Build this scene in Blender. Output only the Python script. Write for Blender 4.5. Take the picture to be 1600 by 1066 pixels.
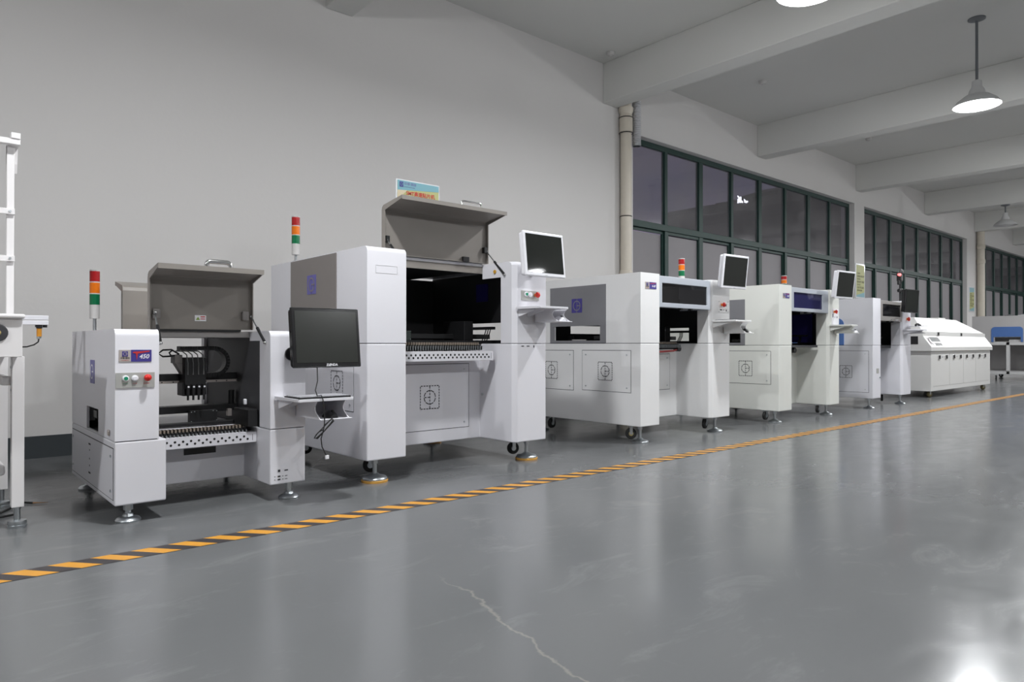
import bpy, bmesh, math, random
from mathutils import Vector, Matrix
random.seed(7)
S = bpy.context.scene
COL = S.collection
for o in list(bpy.data.objects): bpy.data.objects.remove(o, do_unlink=True)

# ------------------------------------------------------------------ camera
cd = bpy.data.cameras.new('camera'); cam = bpy.data.objects.new('camera', cd); COL.objects.link(cam)
cam.location = (0, 0, .8)
cam.rotation_euler = (math.radians(90.268), 0, math.radians(48.8 - 90))
cd.sensor_width = 36; cd.lens = 1079 / 1600 * 36; cd.clip_start = .05; cd.clip_end = 300
S.camera = cam
# ------------------------------------------------------------------ world: overcast dusk
w = bpy.data.worlds.new('dusk'); S.world = w; w.use_nodes = True
nt = w.node_tree; nt.nodes.clear()
out = nt.nodes.new('ShaderNodeOutputWorld'); bg = nt.nodes.new('ShaderNodeBackground')
tc = nt.nodes.new('ShaderNodeTexCoord'); mp = nt.nodes.new('ShaderNodeMapping'); ns = nt.nodes.new('ShaderNodeTexNoise')
cr = nt.nodes.new('ShaderNodeValToRGB')
mp.inputs['Scale'].default_value = (1, 1, 4)
ns.inputs['Scale'].default_value = 3.2; ns.inputs['Detail'].default_value = 6
cr.color_ramp.elements[0].position = .35; cr.color_ramp.elements[0].color = (.072, .068, .105, 1)
cr.color_ramp.elements[1].position = .7; cr.color_ramp.elements[1].color = (.15, .125, .15, 1)
nt.links.new(tc.outputs['Generated'], mp.inputs[0]); nt.links.new(mp.outputs[0], ns.inputs['Vector'])
nt.links.new(ns.outputs[0], cr.inputs[0]); nt.links.new(cr.outputs[0], bg.inputs[0]); nt.links.new(bg.outputs[0], out.inputs[0])
bg.inputs[1].default_value = 1.9
# ------------------------------------------------------------------ exposure and lamp power
S.view_settings.view_transform = 'Standard'; S.view_settings.look = 'None'
S.view_settings.exposure = 0.0; S.view_settings.gamma = 1; S.view_settings.use_curve_mapping = False
LAMP_W = 77         # watts for each pendant
LAMP_COL = (.97, .985, 1)
LAMP_Z = 3.43

# ================================================================== helpers
MATS = {}
def srgb(r, g, b):
    f = lambda c: (c / 255 / 12.92) if c / 255 <= .04045 else ((c / 255 + .055) / 1.055) ** 2.4
    return (f(r), f(g), f(b))
def mat(name, col, rough=.5, metal=0, var=.04, nscale=6, bump=0, bscale=60, emit=0, trans=0, alpha=1, coat=0, ior=1.45):
    if name in MATS: return MATS[name]
    m = bpy.data.materials.new(name); m.use_nodes = True; n = m.node_tree; b = n.nodes['Principled BSDF']
    t = n.nodes.new('ShaderNodeTexCoord'); x = n.nodes.new('ShaderNodeTexNoise'); x.inputs['Scale'].default_value = nscale; x.inputs['Detail'].default_value = 4
    n.links.new(t.outputs['Object'], x.inputs['Vector'])
    r = n.nodes.new('ShaderNodeMix'); r.data_type = 'RGBA'
    r.inputs[6].default_value = (*[max(0, c * (1 - var)) for c in col], 1); r.inputs[7].default_value = (*[min(1, c * (1 + var)) for c in col], 1)
    n.links.new(x.outputs[0], r.inputs[0]); n.links.new(r.outputs[2], b.inputs['Base Color'])
    b.inputs['Roughness'].default_value = rough; b.inputs['Metallic'].default_value = metal
    b.inputs['IOR'].default_value = ior
    if coat: b.inputs['Coat Weight'].default_value = coat; b.inputs['Coat Roughness'].default_value = .08
    if bump:
        y = n.nodes.new('ShaderNodeTexNoise'); y.inputs['Scale'].default_value = bscale; y.inputs['Detail'].default_value = 3
        n.links.new(t.outputs['Object'], y.inputs['Vector'])
        bp = n.nodes.new('ShaderNodeBump'); bp.inputs['Strength'].default_value = bump; bp.inputs['Distance'].default_value = .01
        n.links.new(y.outputs[0], bp.inputs['Height']); n.links.new(bp.outputs[0], b.inputs['Normal'])
    if emit: b.inputs['Emission Color'].default_value = (*col, 1); b.inputs['Emission Strength'].default_value = emit
    if trans: b.inputs['Transmission Weight'].default_value = trans
    if alpha < 1: b.inputs['Alpha'].default_value = alpha
    MATS[name] = m
    return m

def tag(o, label=None, cat=None, group=None, kind=None):
    if label: o['label'] = label
    if cat: o['category'] = cat
    if group: o['group'] = group
    if kind: o['kind'] = kind
    return o
def thing(name, loc, label, cat, group=None):
    o = bpy.data.objects.new(name, None); COL.objects.link(o); o.location = loc; o.empty_display_size = .1
    return tag(o, label, cat, group)
def origin_of(p):
    v = Vector((0, 0, 0))
    while p is not None: v += p.location; p = p.parent
    return v

class MB:
    """collects shapes given in world coordinates, builds them as one mesh object"""
    def __init__(s): s.b = bmesh.new()
    def box(s, x0, x1, y0, y1, z0, z1, M=None):
        vs = [s.b.verts.new((x, y, z)) for x in (x0, x1) for y in (y0, y1) for z in (z0, z1)]
        for f in ((0, 1, 3, 2), (4, 6, 7, 5), (0, 4, 5, 1), (2, 3, 7, 6), (0, 2, 6, 4), (1, 5, 7, 3)):
            s.b.faces.new([vs[i] for i in f])
        if M is not None:
            for v in vs: v.co = M @ v.co
        return s
    def prism(s, pts, a, b, axis='x', M=None):
        """polygon pts in the plane normal to axis, extruded a..b.  x: (y,z)  y: (x,z)  z: (x,y)"""
        def P(p, t): return {'x': (t, p[0], p[1]), 'y': (p[0], t, p[1]), 'z': (p[0], p[1], t)}[axis]
        A = [s.b.verts.new(P(p, a)) for p in pts]; B = [s.b.verts.new(P(p, b)) for p in pts]
        s.b.faces.new(A); s.b.faces.new(B[::-1])
        n = len(pts)
        for i in range(n): s.b.faces.new([A[i], B[i], B[(i + 1) % n], A[(i + 1) % n]])
        if M is not None:
            for v in A + B: v.co = M @ v.co
        return s
    def cyl(s, p0, p1, r0, r1=None, n=16, cap=True):
        p0, p1 = Vector(p0), Vector(p1); r1 = r0 if r1 is None else r1
        d = (p1 - p0).normalized(); u = d.orthogonal().normalized(); v = d.cross(u)
        A = []; B = []
        for i in range(n):
            a = 2 * math.pi * i / n; c = u * math.cos(a) + v * math.sin(a)
            A.append(s.b.verts.new(p0 + c * r0)); B.append(s.b.verts.new(p1 + c * r1))
        for i in range(n): s.b.faces.new([A[i], A[(i + 1) % n], B[(i + 1) % n], B[i]])
        if cap: s.b.faces.new(A[::-1]); s.b.faces.new(B)
        return s
    def lathe(s, c, prof, n=24, axis=(0, 0, 1)):
        c = Vector(c); d = Vector(axis).normalized(); u = d.orthogonal().normalized(); v = d.cross(u); rings = []
        for r, h in prof:
            if r < 1e-6: rings.append([s.b.verts.new(c + d * h)])
            else: rings.append([s.b.verts.new(c + d * h + (u * math.cos(2 * math.pi * i / n) + v * math.sin(2 * math.pi * i / n)) * r) for i in range(n)])
        for a, b in zip(rings, rings[1:]):
            for i in range(n):
                j = (i + 1) % n
                q = [a[i % len(a)], a[j % len(a)], b[j % len(b)], b[i % len(b)]]
                q = list(dict.fromkeys(q))
                if len(q) > 2: s.b.faces.new(q)
        return s
    def tube(s, pts, r, n=8):
        pts = [Vector(p) for p in pts]; rings = []; up = None
        for i, p in enumerate(pts):
            t = (pts[min(i + 1, len(pts) - 1)] - pts[max(i - 1, 0)]).normalized()
            if up is None: up = t.orthogonal().normalized()
            up = (up - t * up.dot(t)).normalized(); v = t.cross(up)
            rings.append([s.b.verts.new(p + (up * math.cos(2 * math.pi * k / n) + v * math.sin(2 * math.pi * k / n)) * r) for k in range(n)])
        for a, b in zip(rings, rings[1:]):
            for k in range(n): s.b.faces.new([a[k], a[(k + 1) % n], b[(k + 1) % n], b[k]])
        s.b.faces.new(rings[0][::-1]); s.b.faces.new(rings[-1])
        return s
    def grid(s, us, vs, holes, t0, t1, axis):
        """plate with rectangular holes; us/vs outer extents plus hole cuts"""
        U = sorted(set([us[0], us[1]] + [h[k] for h in holes for k in (0, 1)])); V = sorted(set([vs[0], vs[1]] + [h[k] for h in holes for k in (2, 3)]))
        U = [u for u in U if us[0] <= u <= us[1]]; V = [v for v in V if vs[0] <= v <= vs[1]]
        full = lambda i, j: 0 <= i < len(U) - 1 and 0 <= j < len(V) - 1 and not any(h[0] <= (U[i] + U[i + 1]) / 2 <= h[1] and h[2] <= (V[j] + V[j + 1]) / 2 <= h[3] for h in holes)
        def P(u, v, t): return {'x': (t, u, v), 'y': (u, t, v), 'z': (u, v, t)}[axis]
        vd = {}
        def G(i, j, t):
            if (i, j, t) not in vd: vd[(i, j, t)] = s.b.verts.new(P(U[i], V[j], t))
            return vd[(i, j, t)]
        for i in range(len(U) - 1):
            for j in range(len(V) - 1):
                if not full(i, j): continue
                for t in (t0, t1): s.b.faces.new([G(i, j, t), G(i + 1, j, t), G(i + 1, j + 1, t), G(i, j + 1, t)])
                for (di, dj, e) in ((-1, 0, ((i, j), (i, j + 1))), (1, 0, ((i + 1, j), (i + 1, j + 1))), (0, -1, ((i, j), (i + 1, j))), (0, 1, ((i, j + 1), (i + 1, j + 1)))):
                    if not full(i + di, j + dj): s.b.faces.new([G(*e[0], t0), G(*e[1], t0), G(*e[1], t1), G(*e[0], t1)])
        return s
    def quad(s, pts): s.b.faces.new([s.b.verts.new(p) for p in pts]); return s
    def build(s, name, m, parent=None, bevel=0, smooth=False, kind=None, label=None, seg=2, M=None):
        bmesh.ops.recalc_face_normals(s.b, faces=s.b.faces)
        if M is not None: bmesh.ops.transform(s.b, matrix=M, verts=s.b.verts)
        if parent is not None: bmesh.ops.translate(s.b, vec=-origin_of(parent), verts=s.b.verts)
        me = bpy.data.meshes.new(name); s.b.to_mesh(me); s.b.free()
        for x in (m if isinstance(m, (list, tuple)) else [m]): me.materials.append(x)
        o = bpy.data.objects.new(name, me); COL.objects.link(o); o.parent = parent
        if smooth:
            for p in me.polygons: p.use_smooth = True
            try: me.set_sharp_from_angle(angle=math.radians(40))
            except Exception: pass
        if bevel:
            b = o.modifiers.new('bevel', 'BEVEL'); b.width = bevel; b.segments = seg; b.limit_method = 'ANGLE'; b.angle_limit = math.radians(40)
        if kind: o['kind'] = kind
        if label: o['label'] = label
        return o

def frame(o, u, v):
    """matrix mapping local (x right, y up, z out) to world"""
    u, v = Vector(u).normalized(), Vector(v).normalized(); n = u.cross(v)
    M = Matrix(((u.x, v.x, n.x, o[0]), (u.y, v.y, n.y, o[1]), (u.z, v.z, n.z, o[2]), (0, 0, 0, 1)))
    return M
def on_front(x, y, z): return frame((x, y, z), (1, 0, 0), (0, 0, 1))        # faces -Y
def on_left(x, y, z): return frame((x, y, z), (0, -1, 0), (0, 0, 1))        # faces -X
def lettering(txt, size, m, parent, M, name='lettering', depth=.0006, align='CENTER', shear=0, bold=0, sx=1):
    c = bpy.data.curves.new(name, 'FONT'); c.body = txt; c.size = size; c.align_x = align; c.align_y = 'CENTER'; c.extrude = depth; c.shear = shear; c.offset = bold
    c.resolution_u = 3
    t = bpy.data.objects.new(name, c); COL.objects.link(t)
    dg = bpy.context.evaluated_depsgraph_get(); dg.update()
    me = bpy.data.meshes.new_from_object(t.evaluated_get(dg)); bpy.data.objects.remove(t)
    me.transform(Matrix.Diagonal((sx, 1, 1, 1))); me.transform(M); me.transform(Matrix.Translation(-origin_of(parent)))
    me.materials.clear(); me.materials.append(m)
    o = bpy.data.objects.new(name, me); COL.objects.link(o); o.parent = parent
    return o
def strip(b, M, x0, y0, x1, y1, wd, z=.0012):
    d = Vector((x1 - x0, y1 - y0, 0)); n = Vector((-d.y, d.x, 0)).normalized() * wd / 2
    a, c = Vector((x0, y0, z)), Vector((x1, y1, z))
    b.quad([M @ (a + n), M @ (c + n), M @ (c - n), M @ (a - n)])
def dashed(b, M, x0, y0, x1, y1, n, wd, fill=.68):
    for i in range(n):
        a = (i + (1 - fill) / 2) / n; c = (i + (1 + fill) / 2) / n
        strip(b, M, x0 + (x1 - x0) * a, y0 + (y1 - y0) * a, x0 + (x1 - x0) * c, y0 + (y1 - y0) * c, wd)
def ring(b, M, r, wd, dash=0, rx=1, z=.0012, n=48):
    for i in range(n):
        if dash and (i % (n // dash)) >= (n // dash) * .8: continue
        a, c = 2 * math.pi * i / n, 2 * math.pi * (i + 1) / n
        b.quad([M @ Vector((math.cos(t) * q * rx, math.sin(t) * q, z)) for t, q in ((a, r - wd / 2), (c, r - wd / 2), (c, r + wd / 2), (a, r + wd / 2))])
def stencil(M, w_, h_, parent, flip=1):
    b = MB(); t = .0062
    for (a, c, d, e, n) in ((-1, 1, 1, 1, 7), (-1, -1, 1, -1, 7), (-1, -1, -1, 1, 8), (1, -1, 1, 1, 8)):
        dashed(b, M, a * w_ / 2, c * h_ / 2, d * w_ / 2, e * h_ / 2, n, t)
    ring(b, M, w_ * .30, t, dash=8, n=48)
    dashed(b, M, 0, -h_ / 2, 0, h_ / 2, 7, t)
    dashed(b, M, 0, 0, flip * w_ * .30, 0, 2, t)
    return b.build('stencil_logo', INK, parent)
def badge(M, w_, h_, parent, m=None, line=None, name='logo_badge'):
    b = MB()
    b.box(-w_ / 2, -w_ * .03, -h_ / 2, h_ / 2, 0, .002, M); b.box(w_ * .03, w_ / 2, -h_ / 2, h_ / 2, 0, .002, M)
    o = b.build(name, m or BADGE, parent)
    l = MB(); ring(l, M, w_ * .33, w_ * .07, z=.003, n=28); strip(l, M, 0, 0, w_ * .3, 0, w_ * .07, .003); strip(l, M, w_ * .3, 0, w_ * .3, -w_ * .12, w_ * .05, .003)
    l.build('logo_ring', line or GREYP, o)
    return o

# ================================================================== materials
WHITE = mat('powder_coat_cool_white', (.74, .735, .775), .38, var=.012, bump=.02, bscale=500)
WHITE2 = mat('powder_coat_neutral_white', (.80, .80, .80), .38, var=.012, bump=.02, bscale=500)
WHITE3 = mat('powder_coat_warm_white', (.72, .73, .69), .4, var=.012, bump=.02, bscale=500)
WHITE4 = mat('powder_coat_lilac_white', (.70, .70, .745), .4, var=.012, bump=.02, bscale=500)
TABLEW = mat('table_enamel_white', (.80, .78, .78), .35, var=.01)
TAUPE = mat('taupe_panel', (.20, .18, .17), .4, var=.03, bump=.03, bscale=400)
LIDM = mat('lid_taupe_paint', (.235, .215, .195), .42, var=.03, bump=.03, bscale=400)
GREYP = mat('slate_grey_panel', (.20, .20, .215), .42, var=.03)
HOODM = mat('hood_blue_grey', (.42, .45, .50), .4, var=.02)
HOODT = mat('hood_taupe', (.25, .235, .225), .35, var=.03)
GAP = mat('panel_gap', (.035, .035, .04), .8)
BLACK = mat('black_anodised', (.012, .012, .013), .42, var=.2)
DARK = mat('dark_liner', (.045, .045, .048), .6, var=.1)
LINER = mat('grey_liner', (.045, .045, .05), .55, var=.1)
RUB = mat('black_rubber', (.015, .015, .015), .75)
CHROME = mat('chrome', (.72, .72, .72), .16, 1, var=.03)
ZINC = mat('zinc_plated', (.55, .58, .60), .33, 1, var=.1, nscale=40)
STEEL = mat('ground_steel', (.55, .50, .47), .4, .8)
ORNG = mat('orange_pad', (.62, .33, .07), .7)
GOLD = mat('yellow_zinc', (.52, .43, .18), .4, .6)
BEIGE = mat('beige_feeder', (.25, .205, .165), .6)
INK = mat('black_ink', (.02, .02, .025), .7)
BADGE = mat('indigo_badge', (.05, .04, .24), .4)
BADGE2 = mat('faded_indigo_badge', (.17, .16, .40), .45)
PURPLE = mat('indigo_acrylic', (.04, .03, .22), .35)
PLATE = mat('grey_button_plate', (.42, .42, .40), .45, .2)
BEZB = mat('black_bezel', (.012, .012, .013), .16, coat=.5)
BEZW = mat('white_bezel', (.80, .80, .84), .3)
SCREEN = mat('screen_glass', (.020, .022, .020), .03, var=.1)
SCREEN1 = mat('screen_matte', (.024, .026, .023), .2, var=.08)
SMOKE0 = mat('smoked_acrylic0', (.05, .05, .06), .06, trans=.75, var=.1)
BLUEACR = mat('smoked_blue_acrylic', (.03, .03, .12), .1, trans=.3, var=.2)
DKACR = mat('dark_acrylic', (.008, .008, .01), .08, var=.2)
BLUE = mat('blue_cover', (.075, .165, .42), .45)
WTXT = mat('white_print', (.75, .75, .78), .5)
RTXT = mat('red_print', (.50, .03, .03), .5)
PAINT = mat('wall_plaster', (.625, .610, .600), .85, var=.025, nscale=.6, bump=.08, bscale=25)
CEILM = mat('ceiling_plaster', (.60, .60, .58), .9, var=.03, nscale=.5, bump=.08, bscale=18)
FRAMEG = mat('green_window_frame', (.010, .036, .030), .5, var=.15)
FILM = mat('frosted_film', (.23, .218, .23), .55, var=.10, nscale=1.5)
PVC = mat('pvc_pipe', (.60, .55, .47), .45, var=.06, nscale=12)
FOIL = mat('crinkled_foil', (.55, .55, .57), .3, .45, var=.2, nscale=60, bump=.6, bscale=90)
BASEB = mat('baseboard_paint', (.040, .047, .052), .5, var=.1)
RED = mat('red_plastic', (.62, .02, .015), .3); GREEN = mat('green_button', (.01, .25, .13), .35)
LR = mat('red_lens', (.33, .010, .012), .22, var=.1, nscale=150); LO = mat('amber_lens', (.66, .15, .006), .22, var=.1, nscale=150); LG = mat('green_lens', (.004, .13, .05), .22, var=.1, nscale=150)
CREAM = mat('lamp_stack_grey', (.50, .49, .48), .4)

# glass: thin pane, part mirror part see-through
GLASS = bpy.data.materials.new('dirty_window_glass'); GLASS.use_nodes = True
n = GLASS.node_tree; n.nodes.clear(); o_ = n.nodes.new('ShaderNodeOutputMaterial'); mx = n.nodes.new('ShaderNodeMixShader'); tr = n.nodes.new('ShaderNodeBsdfTransparent'); gl = n.nodes.new('ShaderNodeBsdfGlossy')
fr = n.nodes.new('ShaderNodeFresnel'); geo = n.nodes.new('ShaderNodeNewGeometry'); ir = n.nodes.new('ShaderNodeMapRange'); ir.inputs[3].default_value = 1.5; ir.inputs[4].default_value = 1 / 1.5; n.links.new(geo.outputs['Backfacing'], ir.inputs[0]); n.links.new(ir.outputs[0], fr.inputs[0]); gl.inputs['Roughness'].default_value = .06; tr.inputs[0].default_value = (.72, .72, .74, 1)
df = n.nodes.new('ShaderNodeBsdfDiffuse'); df.inputs[0].default_value = (.3, .29, .3, 1); mx2 = n.nodes.new('ShaderNodeMixShader')
tcx = n.nodes.new('ShaderNodeTexCoord'); nx = n.nodes.new('ShaderNodeTexNoise'); nx.inputs['Scale'].default_value = 1.6; nx.inputs['Detail'].default_value = 6
mr = n.nodes.new('ShaderNodeMapRange'); mr.inputs[1].default_value = .3; mr.inputs[2].default_value = .75; mr.inputs[3].default_value = .12; mr.inputs[4].default_value = .36
n.links.new(tcx.outputs['Object'], nx.inputs['Vector']); n.links.new(nx.outputs[0], mr.inputs[0]); n.links.new(mr.outputs[0], mx2.inputs[0])
n.links.new(fr.outputs[0], mx.inputs[0]); n.links.new(tr.outputs[0], mx2.inputs[1]); n.links.new(df.outputs[0], mx2.inputs[2]); n.links.new(mx2.outputs[0], mx.inputs[1]); n.links.new(gl.outputs[0], mx.inputs[2]); n.links.new(mx.outputs[0], o_.inputs[0])

SMOKE = GLASS.copy(); SMOKE.name = 'smoked_acrylic'
for q in SMOKE.node_tree.nodes:
    if q.type == 'BSDF_TRANSPARENT': q.inputs[0].default_value = (.5, .5, .52, 1)
    if q.type == 'MAP_RANGE' and abs(q.inputs[4].default_value - .36) < .01: q.inputs[3].default_value = .02; q.inputs[4].default_value = .05
# epoxy floor
FLOOR = bpy.data.materials.new('grey_epoxy_floor'); FLOOR.use_nodes = True
n = FLOOR.node_tree; b = n.nodes['Principled BSDF']; L = n.links.new
tc = n.nodes.new('ShaderNodeTexCoord')
def noise(sc, det, mapping=None, dist=0, rough=.6):
    x = n.nodes.new('ShaderNodeTexNoise'); x.inputs['Scale'].default_value = sc; x.inputs['Detail'].default_value = det; x.inputs['Distortion'].default_value = dist; x.inputs['Roughness'].default_value = rough
    if mapping:
        m_ = n.nodes.new('ShaderNodeMapping'); m_.inputs['Scale'].default_value = mapping[0]; m_.inputs['Rotation'].default_value = mapping[1]
        L(tc.outputs['Object'], m_.inputs[0]); L(m_.outputs[0], x.inputs['Vector'])
    else: L(tc.outputs['Object'], x.inputs['Vector'])
    return x
n1 = noise(.7, 5); n2 = noise(2.4, 8, ((1, 2.2, 1), (0, 0, .6)), .8, .68); n3 = noise(5, 5, ((1, 2, 1), (0, 0, -.5)), .6)
c1 = n.nodes.new('ShaderNodeMix'); c1.data_type = 'RGBA'; c1.inputs[6].default_value = (.126, .130, .135, 1); c1.inputs[7].default_value = (.155, .159, .161, 1); L(n1.outputs[0], c1.inputs[0])
r2 = n.nodes.new('ShaderNodeMapRange'); r2.inputs[1].default_value = .55; r2.inputs[2].default_value = .8; r2.inputs[4].default_value = .48; L(n2.outputs[0], r2.inputs[0])
c2 = n.nodes.new('ShaderNodeMix'); c2.data_type = 'RGBA'; c2.inputs[7].default_value = (.25, .255, .255, 1); L(c1.outputs[2], c2.inputs[6]); L(r2.outputs[0], c2.inputs[0])
# hairline crack running over the slab
sp = n.nodes.new('ShaderNodeSeparateXYZ'); L(tc.outputs['Object'], sp.inputs[0])
nk = noise(2.2, 6, None, 0, .6)
ml = n.nodes.new('ShaderNodeMath'); ml.operation = 'MULTIPLY_ADD'; L(sp.outputs['Y'], ml.inputs[0]); ml.inputs[1].default_value = .24; ml.inputs[2].default_value = .93
su = n.nodes.new('ShaderNodeMath'); su.operation = 'SUBTRACT'; L(sp.outputs['X'], su.inputs[0]); L(ml.outputs[0], su.inputs[1])
ad = n.nodes.new('ShaderNodeMath'); ad.operation = 'MULTIPLY_ADD'; L(nk.outputs[0], ad.inputs[0]); ad.inputs[1].default_value = .3; L(su.outputs[0], ad.inputs[2])
of = n.nodes.new('ShaderNodeMath'); of.operation = 'SUBTRACT'; L(ad.outputs[0], of.inputs[0]); of.inputs[1].default_value = .15
ab = n.nodes.new('ShaderNodeMath'); ab.operation = 'ABSOLUTE'; L(of.outputs[0], ab.inputs[0])
mk = n.nodes.new('ShaderNodeMapRange'); L(ab.outputs[0], mk.inputs[0]); mk.inputs[1].default_value = 0; mk.inputs[2].default_value = .008; mk.inputs[3].default_value = .32; mk.inputs[4].default_value = 0
gx = n.nodes.new('ShaderNodeMapRange'); L(sp.outputs['Y'], gx.inputs[0]); gx.inputs[1].default_value = 1.98; gx.inputs[2].default_value = 1.75; gx.inputs[3].default_value = 0; gx.inputs[4].default_value = 1
mm = n.nodes.new('ShaderNodeMath'); mm.operation = 'MULTIPLY'; L(mk.outputs[0], mm.inputs[0]); L(gx.outputs[0], mm.inputs[1])
c3 = n.nodes.new('ShaderNodeMix'); c3.data_type = 'RGBA'; c3.inputs[7].default_value = (.42, .38, .33, 1); L(c2.outputs[2], c3.inputs[6]); L(mm.outputs[0], c3.inputs[0])
L(c3.outputs[2], b.inputs['Base Color'])
rr = n.nodes.new('ShaderNodeMapRange'); rr.inputs[1].default_value = .3; rr.inputs[2].default_value = .7; rr.inputs[3].default_value = .135; rr.inputs[4].default_value = .225; L(n2.outputs[0], rr.inputs[0]); L(rr.outputs[0], b.inputs['Roughness']); b.inputs['Specular IOR Level'].default_value = .25
bp = n.nodes.new('ShaderNodeBump'); bp.inputs['Strength'].default_value = .05; bp.inputs['Distance'].default_value = .01; L(n3.outputs[0], bp.inputs['Height']); L(bp.outputs[0], b.inputs['Normal'])

# ================================================================== the room
WY = 5.85; CZ = 4.38; X0, X1, YR = -6.0, 40.0, -8.5
tag(MB().box(X0 - .3, X1 + .3, YR - .3, WY + .3, -.12, 0).build('floor', FLOOR), kind='structure')
wins = [(7.26, 14.19), (14.66, 21.22), (22.42, 29.2), (29.9, 36.6)]
SILL, HEAD, RAILZ = .95, 3.61, 2.45
tag(MB().grid((X0, X1), (0, CZ + .15), [(a, c, SILL, HEAD) for a, c in wins], WY, WY + .26, 'y').build('wall_left', PAINT), kind='structure')
tag(MB().box(X0 - .2, X0, YR, WY + .2, 0, CZ + .15).build('wall_back', PAINT), kind='structure')
tag(MB().box(X1, X1 + .2, YR, WY + .2, 0, CZ + .15).build('wall_front', PAINT), kind='structure')
tag(MB().box(X0 - .2, X1 + .2, YR - .2, YR, 0, CZ + .15).build('wall_right', PAINT), kind='structure')
ceil = tag(MB().box(X0 - .2, X1 + .2, YR - .2, WY + .25, CZ, CZ + .14).build('ceiling', CEILM), kind='structure')
for i in range(-2, 9):
    x = 6.66 + 3.80 * i
    MB().box(x, x + .27, YR, WY, 3.87, CZ).build('beam', CEILM, ceil, bevel=.008)
for i, (x0, x1, z0, z1) in enumerate([(X0, 7.2, 0, .155)]):
    tag(MB().box(x0, x1, WY - .012, WY, z0, z1).build('baseboard_left', BASEB), kind='structure')

def window(idx, a, c, npane=8):
    root = bpy.data.objects.new('window_%d' % idx, None); COL.objects.link(root); root.location = ((a + c) / 2, WY, SILL); root['kind'] = 'structure'
    y0, y1 = WY + .10, WY + .16; fw = .075
    MB().grid((a, c), (SILL, HEAD), [(a + fw, c - fw, SILL + fw, HEAD - fw)], y0, y1, 'y').build('window_frame', FRAMEG, root, bevel=.005)
    MB().box(a + fw, c - fw, y0 - .015, y1, RAILZ - .045, RAILZ + .045).build('transom', FRAMEG, root, bevel=.005)
    st = (c - a) / npane
    for k in range(1, npane):
        x = a + st * k
        wd = .032 if k % 2 else .05
        MB().box(x - wd, x + wd, y0 - .005, y1, SILL + fw, HEAD - fw).build('mullion', FRAMEG, root, bevel=.004)
    for k in range(npane):
        xa, xb = a + st * k + .04, a + st * (k + 1) - .04
        MB().box(xa, xb, y0 + .03, y0 + .036, RAILZ + .04, HEAD - fw + .005).build('pane', GLASS, root)
        d = .0 if k % 2 else .02
        # opening sash with its own frame; frosted film behind the lower glass stops just short of the top
        MB().grid((xa, xb), (SILL + .06, RAILZ - .045), [(xa + .022, xb - .022, SILL + .1, RAILZ - .085)], y0 + .004 + d, y0 + .032 + d, 'y').build('sash', FRAMEG, root)
        f = MB().box(xa + .02, xb - .02, y0 + .034 + d, y0 + .037 + d, SILL + .1, RAILZ - .085 - .012)
        f.build('frosted_pane', FILM, root)
for i, (a, c) in enumerate(wins): window(i + 1, a, c)

# outside: roofline of the neighbouring works, and glowing strokes standing in for a pane reflection
OUT = mat('dark_facade', (.052, .048, .052), .9, var=.2)
bld = MB(); bld.prism([(25.6, 0), (25.6, 6.5), (26.2, 6.85), (29.96, 7.55), (29.96, 7.75), (32.26, 8.2), (32.26, 8.4), (34.6, 9.1), (80, 12.0), (80, 0)], 17, 19, 'y')
tag(bld.build('works_building', OUT), 'dark flat-roofed building outside behind the upper window panes', 'building')
REFLECT = mat('reflection_glow', (.9, .92, 1), .5, emit=4)  # glow for the imitated lamp reflection, no real sign

# ================================================================== floor tape
YEL = mat('tape_yellow', (.62, .29, .035), .45, var=.12, nscale=12); TBLK = mat('tape_black', (.045, .040, .042), .45, var=.2, nscale=12)
tp = MB(); TY0, TY1 = 2.868, 2.978; per = .1342; sk = -.09
x = .515 - per * 19; i = 0; mi = []
while x < 30:
    for k, wd in ((0, .50), (1, .50)):
        a = x + (0 if k == 0 else per * .50); c = x + (per * .50 if k == 0 else per)
        tp.quad([(a - sk, TY0, .0015), (c - sk, TY0, .0015), (c, TY1, .0015), (a, TY1, .0015)]); mi.append(k)
    x += per
tape = tp.build('hazard_tape', [YEL, TBLK])
for p, k in zip(tape.data.polygons, mi): p.material_index = k
tag(tape, 'yellow and black striped hazard tape stuck along the grey floor', 'floor tape')

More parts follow.
